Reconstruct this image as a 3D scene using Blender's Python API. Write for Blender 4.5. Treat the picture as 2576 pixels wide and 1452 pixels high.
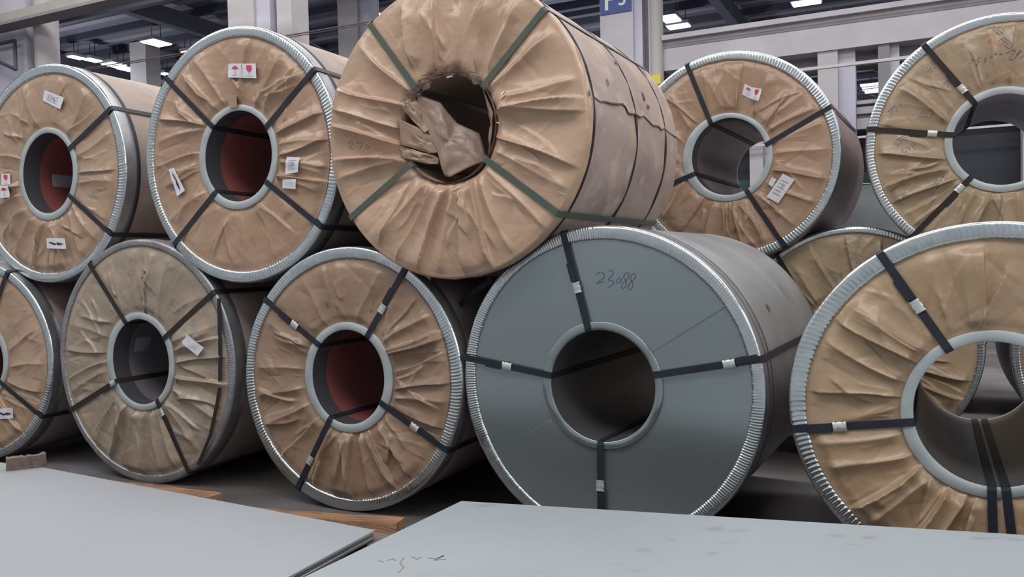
import bpy, math, random
import numpy as np
from mathutils import Matrix, Vector

for o in list(bpy.data.objects):
    bpy.data.objects.remove(o)
scene = bpy.context.scene
COL = scene.collection

# ------------------------------------------------------------------ camera
YAW = math.radians(26.237)                      # the halls' grid against the view
TV = np.array([math.cos(YAW), -math.sin(YAW), 0.0])
NV = np.array([math.sin(YAW), math.cos(YAW), 0.0])
cd = bpy.data.cameras.new('camera')
cam = bpy.data.objects.new('camera', cd)
COL.objects.link(cam)
cd.sensor_width = 36.0
cd.lens = 2092.7 / 2576 * 36.0
cd.clip_end = 300
R_ = (0.999732, -0.000681, -0.023131); U_ = (0.023141, 0.029421, 0.999299); F_ = (0.0, 0.999567, -0.029429)
m = Matrix(((R_[0], U_[0], -F_[0], 0), (R_[1], U_[1], -F_[1], 0), (R_[2], U_[2], -F_[2], 1.2393), (0, 0, 0, 1)))
cam.matrix_world = m
scene.camera = cam

# ------------------------------------------------------------------ light and exposure
scene.view_settings.view_transform = 'Standard'
scene.view_settings.look = 'None'
scene.view_settings.gamma = 1.0
scene.view_settings.use_curve_mapping = False
scene.view_settings.exposure = 0.0
w = bpy.data.worlds.new('daylight outside the hall')
scene.world = w
w.use_nodes = True
bg = w.node_tree.nodes['Background']
bg.inputs[0].default_value = (0.80, 0.87, 0.93, 1)
bg.inputs[1].default_value = 0.54


def W(s, d, z=0.0):
    """hall grid: s along the rows of coils, d away from the camera."""
    return tuple(TV * s + NV * d + np.array([0, 0, z]))


def area(name, s, d, z, sx, sy, power, col=(1, 1, 1), tilt=0.0):
    l = bpy.data.lights.new(name, 'AREA')
    l.shape = 'RECTANGLE'; l.size = sx; l.size_y = sy; l.energy = power; l.color = col
    o = bpy.data.objects.new(name, l); COL.objects.link(o)
    o.location = W(s, d, z); o.rotation_euler = (tilt, 0, -YAW)
    return o


area('skylight_strip', -4.0, -1.0, 8.6, 18, 2.4, 900, (1.0, 0.96, 0.93), math.radians(12))
area('skylight_strip', -3.0, 6.5, 8.6, 22, 2.2, 1500, (1.0, 0.96, 0.94))
area('skylight_strip', -6.0, 13.0, 8.6, 26, 2.0, 1000, (0.96, 0.96, 1.0))
area('skylight_strip', -12.0, 24.0, 8.2, 50, 2.0, 1500, (0.93, 0.95, 1.0))
for s_, d_ in ((-24, 17), (-9, 24), (4, 25), (-22, 34), (-4, 40), (-40, 38)):     # unseen point lights added in the far bays to brighten the roof
    l = bpy.data.lights.new('roof_fill', 'POINT'); l.energy = 520; l.shadow_soft_size = .35; l.color = (0.9, 0.93, 1.0)
    o = bpy.data.objects.new('roof_fill', l); COL.objects.link(o); o.location = W(s_, d_, 5.2)
sw = area('side_window', 9.5, 1.5, 5.2, 14, 3.4, 430, (1.0, 0.97, 0.95))
sw.rotation_euler = (math.radians(72), 0, -YAW + math.radians(90))

# ------------------------------------------------------------------ materials
def node(nt, t, **k):
    n = nt.nodes.new(t)
    for a, b in k.items():
        setattr(n, a, b)
    return n


def mat(name, c1, c2=None, rough=0.6, metal=0.0, scale=3.0, bump=0.0, bscale=40.0, spec=0.5,
        stain=None, stain_scale=1.5, stain_lo=0.58, stain_hi=0.75, stretch=(1, 1, 1), emit=None, detail=6.0, rough2=None, bdist=0.01):
    m = bpy.data.materials.new(name); m.use_nodes = True
    nt = m.node_tree; b = nt.nodes['Principled BSDF']
    b.inputs['Roughness'].default_value = rough
    b.inputs['Metallic'].default_value = metal
    b.inputs['Specular IOR Level'].default_value = spec
    tc = node(nt, 'ShaderNodeTexCoord')
    mp = node(nt, 'ShaderNodeMapping'); mp.inputs['Scale'].default_value = stretch
    nt.links.new(tc.outputs['Object'], mp.inputs['Vector'])
    vec = mp.outputs['Vector']
    col = None
    if c2 is not None:
        n = node(nt, 'ShaderNodeTexNoise'); n.inputs['Scale'].default_value = scale; n.inputs['Detail'].default_value = detail
        nt.links.new(vec, n.inputs['Vector'])
        r = node(nt, 'ShaderNodeMapRange'); r.inputs[1].default_value = 0.35; r.inputs[2].default_value = 0.65
        nt.links.new(n.outputs['Fac'], r.inputs[0])
        mx = node(nt, 'ShaderNodeMix', data_type='RGBA')
        mx.inputs[6].default_value = (*c1, 1); mx.inputs[7].default_value = (*c2, 1)
        nt.links.new(r.outputs[0], mx.inputs[0]); col = mx.outputs[2]
        if rough2 is not None:
            rr = node(nt, 'ShaderNodeMapRange'); rr.inputs[1].default_value = 0.35; rr.inputs[2].default_value = 0.65
            rr.inputs[3].default_value = rough; rr.inputs[4].default_value = rough2
            nt.links.new(n.outputs['Fac'], rr.inputs[0]); nt.links.new(rr.outputs[0], b.inputs['Roughness'])
    for i, st in enumerate(stain or []):
        n = node(nt, 'ShaderNodeTexNoise'); n.inputs['Scale'].default_value = stain_scale * (1 + .7 * i); n.inputs['Detail'].default_value = 4.0
        ad = node(nt, 'ShaderNodeVectorMath', operation='ADD'); ad.inputs[1].default_value = (i * 7.3, 1.7 * i, 3.1 + i)
        nt.links.new(vec, ad.inputs[0]); nt.links.new(ad.outputs[0], n.inputs['Vector'])
        r = node(nt, 'ShaderNodeMapRange'); r.inputs[1].default_value = stain_lo; r.inputs[2].default_value = stain_hi
        r.inputs[4].default_value = st[1]
        nt.links.new(n.outputs['Fac'], r.inputs[0])
        mx = node(nt, 'ShaderNodeMix', data_type='RGBA')
        if col is None:
            mx.inputs[6].default_value = (*c1, 1)
        else:
            nt.links.new(col, mx.inputs[6])
        mx.inputs[7].default_value = (*st[0], 1)
        nt.links.new(r.outputs[0], mx.inputs[0]); col = mx.outputs[2]
    if col is None:
        b.inputs['Base Color'].default_value = (*c1, 1)
    else:
        nt.links.new(col, b.inputs['Base Color'])
    if bump:
        n = node(nt, 'ShaderNodeTexNoise'); n.inputs['Scale'].default_value = bscale; n.inputs['Detail'].default_value = 5.0
        nt.links.new(vec, n.inputs['Vector'])
        bp = node(nt, 'ShaderNodeBump'); bp.inputs['Strength'].default_value = bump; bp.inputs['Distance'].default_value = bdist
        nt.links.new(n.outputs['Fac'], bp.inputs['Height']); nt.links.new(bp.outputs[0], b.inputs['Normal'])
    if emit:
        b.inputs['Emission Color'].default_value = (*emit[0], 1); b.inputs['Emission Strength'].default_value = emit[1]
    m.diffuse_color = (*c1, 1)
    return m


def kraft(name, a, b_, stain=None, lo=.58, hi=.75, ss=2.2):
    return mat(name, a, b_, rough=0.33, spec=0.5, scale=2.2, bump=0.28, bscale=10, stain=stain, stain_lo=lo, stain_hi=hi, stain_scale=ss, bdist=0.03)


M = {
 'kraft_warm': kraft('orange brown waxed paper', (0.40, 0.262, 0.178), (0.325, 0.205, 0.135), [((0.46, 0.325, 0.24), .5)]),
 'kraft_pale': kraft('pale brown waxed paper', (0.395, 0.272, 0.19), (0.325, 0.218, 0.148), [((0.42, 0.31, 0.21), .5), ((0.25, 0.15, 0.08), .4)]),
 'kraft_big': kraft('pinkish tan wrapping paper', (0.485, 0.33, 0.232), (0.415, 0.272, 0.185), [((0.66, 0.47, 0.34), .5)]),
 'kraft_dirty': kraft('dirty olive brown paper', (0.33, 0.262, 0.20), (0.26, 0.204, 0.155), [((0.39, 0.335, 0.27), .8), ((0.22, 0.195, 0.175), .6), ((0.45, 0.28, 0.18), .35)], .54, .68, 4.0),
 'kraft_dull': kraft('dull brown paper', (0.31, 0.208, 0.145), (0.25, 0.162, 0.11), [((0.38, 0.27, 0.20), .5)]),
 'kraft_yellow': kraft('yellowish brown paper', (0.375, 0.277, 0.178), (0.31, 0.22, 0.138), [((0.45, 0.35, 0.25), .6)]),
 'kraft_inner': kraft('grey brown paper flap', (0.30, 0.21, 0.165), (0.22, 0.145, 0.11)),
 'side_paper': mat('dusty pinkish paper barrel', (0.335, 0.265, 0.235), (0.275, 0.215, 0.19), rough=.7, scale=1.6, bump=.6, bscale=9,
                   stain=[((0.20, 0.15, 0.15), .6), ((0.46, 0.30, 0.18), .6), ((0.5, 0.42, 0.38), .6)], stain_scale=3.0, stain_lo=.54, stain_hi=.74),
 'side_dusty': mat('dusty grey brown paper barrel', (0.29, 0.235, 0.205), (0.23, 0.18, 0.155), rough=.7, scale=1.6, bump=.6, bscale=7,
                    stain=[((0.13, 0.10, 0.10), .6), ((0.38, 0.31, 0.27), .6)], stain_scale=2.6, stain_lo=.52, stain_hi=.72, stretch=(1, .5, 1)),
 'side_brown': mat('brown grey wrapped barrel', (0.36, 0.29, 0.27), (0.28, 0.22, 0.20), rough=.55, scale=2.0, bump=.2, bscale=12,
                   stain=[((0.34, 0.30, 0.28), .6)], stain_lo=.5, stain_hi=.7),
 'side_steel': mat('grey galvanised barrel', (0.33, 0.35, 0.36), (0.245, 0.255, 0.27), rough=.42, metal=.55, scale=3.0, bump=.12, bscale=8,
                   stain=[((0.2, 0.18, 0.18), .5), ((0.42, 0.45, 0.47), .5)], stain_lo=.52, stain_hi=.72),
 'side_rust': mat('rusty brown steel barrel', (0.34, 0.22, 0.205), (0.26, 0.18, 0.175), rough=.4, metal=.4, scale=1.2,
                  stain=[((0.20, 0.09, 0.07), .6)], stain_lo=.6, stain_hi=.75, stain_scale=4),
 'galv': mat('bright galvanised edging', (0.64, 0.67, 0.68), (0.52, 0.56, 0.57), rough=.2, rough2=.34, metal=1.0, scale=14),
 'galv_dull': mat('dull and reflection-darkened galvanised edging', (0.34, 0.345, 0.36), (0.26, 0.255, 0.27), rough=.42, metal=.7, scale=9),  # on flanges: same metal as the crimps, dark reflection put into the colour
 'ring_metal': mat('grey steel core ring', (0.43, 0.475, 0.48), (0.37, 0.41, 0.42), rough=.5, metal=.3, scale=6,
                   stain=[((0.24, 0.31, 0.34), .5)], stain_lo=.6, stain_hi=.7),
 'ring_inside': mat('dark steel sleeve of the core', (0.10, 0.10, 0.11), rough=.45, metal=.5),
 'face_steel': mat('blue grey sheet steel face', (0.305, 0.35, 0.36), (0.28, 0.325, 0.335), rough=.25, metal=.75, scale=1.0, spec=.5, detail=1.0),
 'core_red': mat('dark red core lining', (0.24, 0.075, 0.068), (0.19, 0.06, 0.055), rough=.5, scale=2),
 'core_mauve': mat('mauve brown core lining', (0.25, 0.15, 0.15), (0.20, 0.12, 0.125), rough=.35, metal=.2, scale=3),
 'core_grey': mat('dark grey core lining', (0.15, 0.14, 0.155), (0.12, 0.11, 0.125), rough=.5, scale=2),
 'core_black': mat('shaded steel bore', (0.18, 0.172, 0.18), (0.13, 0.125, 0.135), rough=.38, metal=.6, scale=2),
 'coil_shade': mat('steel with shade painted in dark brown', (0.075, 0.06, 0.06), (0.055, 0.045, 0.045), rough=.6, scale=2),  # shade under the stack is painted into this coil's colour
 'core_light': mat('pale grey bore', (0.36, 0.35, 0.38), (0.25, 0.24, 0.26), rough=.5, metal=.2, scale=5,
                   stain=[((0.06, 0.05, 0.06), .8)], stain_lo=.6, stain_hi=.66),
 'core_paper': mat('brown paper bore', (0.30, 0.205, 0.165), (0.23, 0.155, 0.125), rough=.7, scale=4, bump=.3, bscale=12),
 'strap': mat('dark blue black steel strap', (0.012, 0.016, 0.024), (0.018, 0.022, 0.032), rough=.5, spec=.35, scale=8),
 'strap_green': mat('dark green strap', (0.045, 0.085, 0.08), (0.075, 0.09, 0.06), rough=.4, spec=.6, scale=3),
 'strap_brown': mat('brown black steel strap', (0.028, 0.02, 0.018), (0.02, 0.016, 0.017), rough=.55, spec=.3, scale=8),
 'seal': mat('crimped metal seal', (0.60, 0.62, 0.60), (0.45, 0.47, 0.46), rough=.4, metal=.5, scale=60),
 'sticker': mat('white sticker', (0.66, 0.66, 0.70), (0.58, 0.58, 0.62), rough=.5, scale=8),
 'red': mat('red print', (0.62, 0.03, 0.07), rough=.6),
 'black': mat('black print', (0.02, 0.02, 0.03), rough=.6),
 'grey_print': mat('grey print', (0.33, 0.34, 0.38), rough=.6),
 'pink_print': mat('pale pink print', (0.62, 0.42, 0.46), rough=.6),
 'ink': mat('dark blue marker', (0.055, 0.075, 0.13), rough=.6),
 'pencil': mat('faint pencil', (0.19, 0.145, 0.13), rough=.7),
 'blue_stamp': mat('faded blue print on paper', (0.115, 0.12, 0.20), rough=.7),
 'orange_stamp': mat('faded orange marker', (0.50, 0.20, 0.08), rough=.7),
 'stain_dark': mat('dark dirt mark', (0.09, 0.06, 0.055), rough=.8),
 'stain_blue': mat('blue grey dirt mark', (0.12, 0.15, 0.16), rough=.8),
 'tape': mat('clear tape glints', (0.62, 0.52, 0.42), rough=.12, spec=.9),
 'wood': mat('fresh sawn orange timber', (0.46, 0.25, 0.14), (0.26, 0.14, 0.085), rough=.75, scale=5, stretch=(1, 7, 7), bump=.6, bscale=20),
 'wood_dark': mat('grey brown timber', (0.17, 0.12, 0.10), (0.11, 0.08, 0.07), rough=.8, scale=6, stretch=(1, 6, 6), bump=.5, bscale=20),
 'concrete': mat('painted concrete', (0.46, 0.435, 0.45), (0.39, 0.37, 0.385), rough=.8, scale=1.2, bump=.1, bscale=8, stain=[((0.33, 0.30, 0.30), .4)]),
 'concrete_shade': mat('grey and shade-toned concrete', (0.22, 0.21, 0.22), (0.17, 0.165, 0.175), rough=.8, scale=1.5),  # darker copy of the concrete, shade painted into grooves and soffits
 'cream': mat('cream painted pipe', (0.42, 0.395, 0.37), rough=.6),
 'violet_grey': mat('violet grey paint', (0.36, 0.35, 0.44), (0.5, 0.49, 0.56), rough=.6, scale=.6, stretch=(3, 3, .7)),
 'beam': mat('grey beige beam', (0.32, 0.31, 0.285), (0.27, 0.26, 0.24), rough=.7, scale=2),
 'kraft_back': kraft('brown waxed paper of the nearest coil', (0.375, 0.262, 0.165), (0.31, 0.212, 0.13), [((0.41, 0.29, 0.21), .5)]),
 'roof': mat('dark roof sheeting', (0.13, 0.14, 0.20), (0.10, 0.108, 0.155), rough=.8, scale=.5),
 'purlin': mat('roof purlin paint', (0.055, 0.058, 0.085), rough=.8),
 'purlin_light': mat('dusty roof bracing', (0.21, 0.195, 0.225), rough=.8),
 'green': mat('dark green wall paint', (0.035, 0.085, 0.07), (0.03, 0.065, 0.055), rough=.7, scale=1),
 'dark': mat('dark opening', (0.025, 0.026, 0.036), (0.03, 0.033, 0.045), rough=.8, scale=1),
 'white_rail': mat('pale painted rail', (0.50, 0.47, 0.47), rough=.6),
 'wire': mat('rusty brown wire', (0.15, 0.11, 0.10), rough=.6),
 'lamp': mat('glowing diffuser', (1, 1, 1), emit=((0.88, 0.92, 1.0), 9.0)),
 'lamp_dim': mat('dim glowing diffuser', (1, 1, 1), emit=((0.8, 0.82, 0.9), 1.2)),
 'sign_blue': mat('blue enamel sign', (0.018, 0.048, 0.21), rough=.5),
 'sign_letter': mat('pale sign lettering', (0.55, 0.60, 0.50), rough=.5),
 'yellow': mat('yellow plastic', (0.6, 0.5, 0.05), rough=.5),
 'floor': mat('dark dusty workshop floor', (0.11, 0.092, 0.09), (0.07, 0.06, 0.06), rough=.75, scale=1.5, stain=[((0.17, 0.17, 0.185), .7)], stain_scale=.8, stain_lo=.5, stain_hi=.65),
}


def sheet_mat(name, c1, c2, marks):
    """pale steel sheet; rubbed brown grey smudges, each a spot with its own place and size on the sheet"""
    m = mat(name, c1, c2, rough=.46, metal=.0, spec=.42, scale=.8, bump=.03, bscale=1.5, bdist=.02)
    nt = m.node_tree; b = nt.nodes['Principled BSDF']
    col = b.inputs['Base Color'].links[0].from_socket
    tc = node(nt, 'ShaderNodeTexCoord')
    nz = node(nt, 'ShaderNodeTexNoise'); nz.inputs['Scale'].default_value = 22; nz.inputs['Detail'].default_value = 4
    nt.links.new(tc.outputs['Object'], nz.inputs['Vector'])
    for (x, y, rx, ry, st, cc) in marks:
        sb = node(nt, 'ShaderNodeVectorMath', operation='SUBTRACT'); sb.inputs[1].default_value = (x, y, 0)
        dv = node(nt, 'ShaderNodeVectorMath', operation='MULTIPLY'); dv.inputs[1].default_value = (1 / rx, 1 / ry, 0)
        ln = node(nt, 'ShaderNodeVectorMath', operation='LENGTH')
        nt.links.new(tc.outputs['Object'], sb.inputs[0]); nt.links.new(sb.outputs[0], dv.inputs[0]); nt.links.new(dv.outputs[0], ln.inputs[0])
        ad = node(nt, 'ShaderNodeMath', operation='MULTIPLY_ADD'); ad.inputs[1].default_value = 2.4
        nt.links.new(nz.outputs['Fac'], ad.inputs[0]); nt.links.new(ln.outputs['Value'], ad.inputs[2])
        r = node(nt, 'ShaderNodeMapRange'); r.inputs[1].default_value = 1.3; r.inputs[2].default_value = 2.3
        r.inputs[3].default_value = st; r.inputs[4].default_value = 0
        nt.links.new(ad.outputs[0], r.inputs[0])
        mx = node(nt, 'ShaderNodeMix', data_type='RGBA'); mx.inputs[7].default_value = (*cc, 1)
        nt.links.new(r.outputs[0], mx.inputs[0]); nt.links.new(col, mx.inputs[6]); col = mx.outputs[2]
    nt.links.new(col, b.inputs['Base Color'])
    return m


# ------------------------------------------------------------------ mesh helpers
def finish(name, me, m, parent=None, smooth=False, loc=None):
    if m is not None:
        me.materials.append(M[m] if isinstance(m, str) else m)
    if smooth:
        me.polygons.foreach_set('use_smooth', [True] * len(me.polygons))
    o = bpy.data.objects.new(name, me); COL.objects.link(o)
    if parent is not None:
        o.parent = parent
    if loc is not None:
        o.location = loc
    return o


def quads(name, V, Q, m, parent=None, smooth=True):
    V = np.asarray(V, float).reshape(-1, 3); Q = np.asarray(Q, int)
    me = bpy.data.meshes.new(name)
    me.vertices.add(len(V)); me.vertices.foreach_set('co', V.ravel())
    me.loops.add(Q.size); me.loops.foreach_set('vertex_index', Q.ravel())
    me.polygons.add(len(Q)); me.polygons.foreach_set('loop_start', np.arange(0, Q.size, 4))
    me.update(calc_edges=True); me.validate()
    return finish(name, me, m, parent, smooth)


def gridq(nu, nv, closed, off=0):
    u = np.arange(nu if closed else nu - 1); v = np.arange(nv - 1)
    U, Vv = np.meshgrid(u, v, indexing='ij'); U2 = (U + 1) % nu
    return np.stack([U * nv + Vv, U2 * nv + Vv, U2 * nv + Vv + 1, U * nv + Vv + 1], -1).reshape(-1, 4) + off


def grid(name, P, m, parent=None, closed=True, smooth=True, flip=False):
    """P (nu, nv, 3)"""
    q = gridq(P.shape[0], P.shape[1], closed)
    if flip:
        q = q[:, ::-1]
    return quads(name, P.reshape(-1, 3), q, m, parent, smooth)


BOXF = [(0, 3, 2, 1), (4, 5, 6, 7), (0, 1, 5, 4), (1, 2, 6, 5), (2, 3, 7, 6), (3, 0, 4, 7)]


def hexa(name, pts8, m, parent=None):
    me = bpy.data.meshes.new(name); me.from_pydata([tuple(p) for p in pts8], [], BOXF); me.update()
    return finish(name, me, m, parent)


def gbox(name, s0, s1, d0, d1, z0, z1, m, parent=None):
    """box on the hall grid"""
    c = W((s0 + s1) / 2, (d0 + d1) / 2, z0)
    hs, hd, h = (s1 - s0) / 2, (d1 - d0) / 2, z1 - z0
    P = [(-hs, -hd, 0), (hs, -hd, 0), (hs, hd, 0), (-hs, hd, 0), (-hs, -hd, h), (hs, -hd, h), (hs, hd, h), (-hs, hd, h)]
    o = hexa(name, P, m)
    if parent is None:
        o.location = c; o.rotation_euler = (0, 0, -YAW)
    else:
        o.location = parent.matrix_basis.inverted() @ Vector(c); o.parent = parent
    return o


def empty(name, loc, rz=0.0):
    o = bpy.data.objects.new(name, None); COL.objects.link(o)
    o.location = loc; o.rotation_euler = (0, 0, rz); o.empty_display_size = .1
    o.matrix_basis = Matrix.Translation(loc) @ Matrix.Rotation(rz, 4, 'Z')
    return o


def tag(o, label, cat, group=None, kind=None):
    o['label'] = label; o['category'] = cat
    if group: o['group'] = group
    if kind: o['kind'] = kind
    return o


def struct(o, label=None, cat=None):
    o['kind'] = 'structure'
    if label: o['label'] = label
    if cat: o['category'] = cat
    return o


def tube(name, pts, r, m, parent=None, n=8):
    pts = [np.array(p, float) for p in pts]; P = []
    for i, p in enumerate(pts):
        t = pts[min(i + 1, len(pts) - 1)] - pts[max(i - 1, 0)]; t /= np.linalg.norm(t)
        a = np.cross(t, (0, 0, 1.0)); a = a / np.linalg.norm(a) if np.linalg.norm(a) > 1e-6 else np.array([1.0, 0, 0])
        b = np.cross(a, t)
        P.append([p + r * (math.cos(k * 2 * math.pi / n) * a + math.sin(k * 2 * math.pi / n) * b) for k in range(n)])
    P = np.array(P).transpose(1, 0, 2)
    V = P.reshape(-1, 3); me = bpy.data.meshes.new(name)
    nv = len(pts); F = [tuple(q) for q in gridq(n, nv, True)]
    F.append(tuple(k * nv for k in range(n))); F.append(tuple(k * nv + nv - 1 for k in reversed(range(n))))
    me.from_pydata([tuple(v) for v in V], [], F); me.update()
    return finish(name, me, m, parent, True)


def ribbon(name, pts, wv, width, th, nrm, m, parent=None):
    """flat band through pts; wv = width directions, nrm = outward normals"""
    P = []
    for p, wd, n in zip(pts, wv, nrm):
        p = np.array(p, float); wd = np.array(wd, float) * width / 2; n = np.array(n, float) * th / 2
        P.append([p - wd - n, p + wd - n, p + wd + n, p - wd + n])
    P = np.array(P).transpose(1, 0, 2)
    nv = len(pts); F = [tuple(q) for q in gridq(4, nv, True)] + [(0, nv, 2 * nv, 3 * nv), (4 * nv - 1, 3 * nv - 1, 2 * nv - 1, nv - 1)]
    me = bpy.data.meshes.new(name); me.from_pydata([tuple(v) for v in P.reshape(-1, 3)], [], F); me.update()
    return finish(name, me, m, parent)


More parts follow.
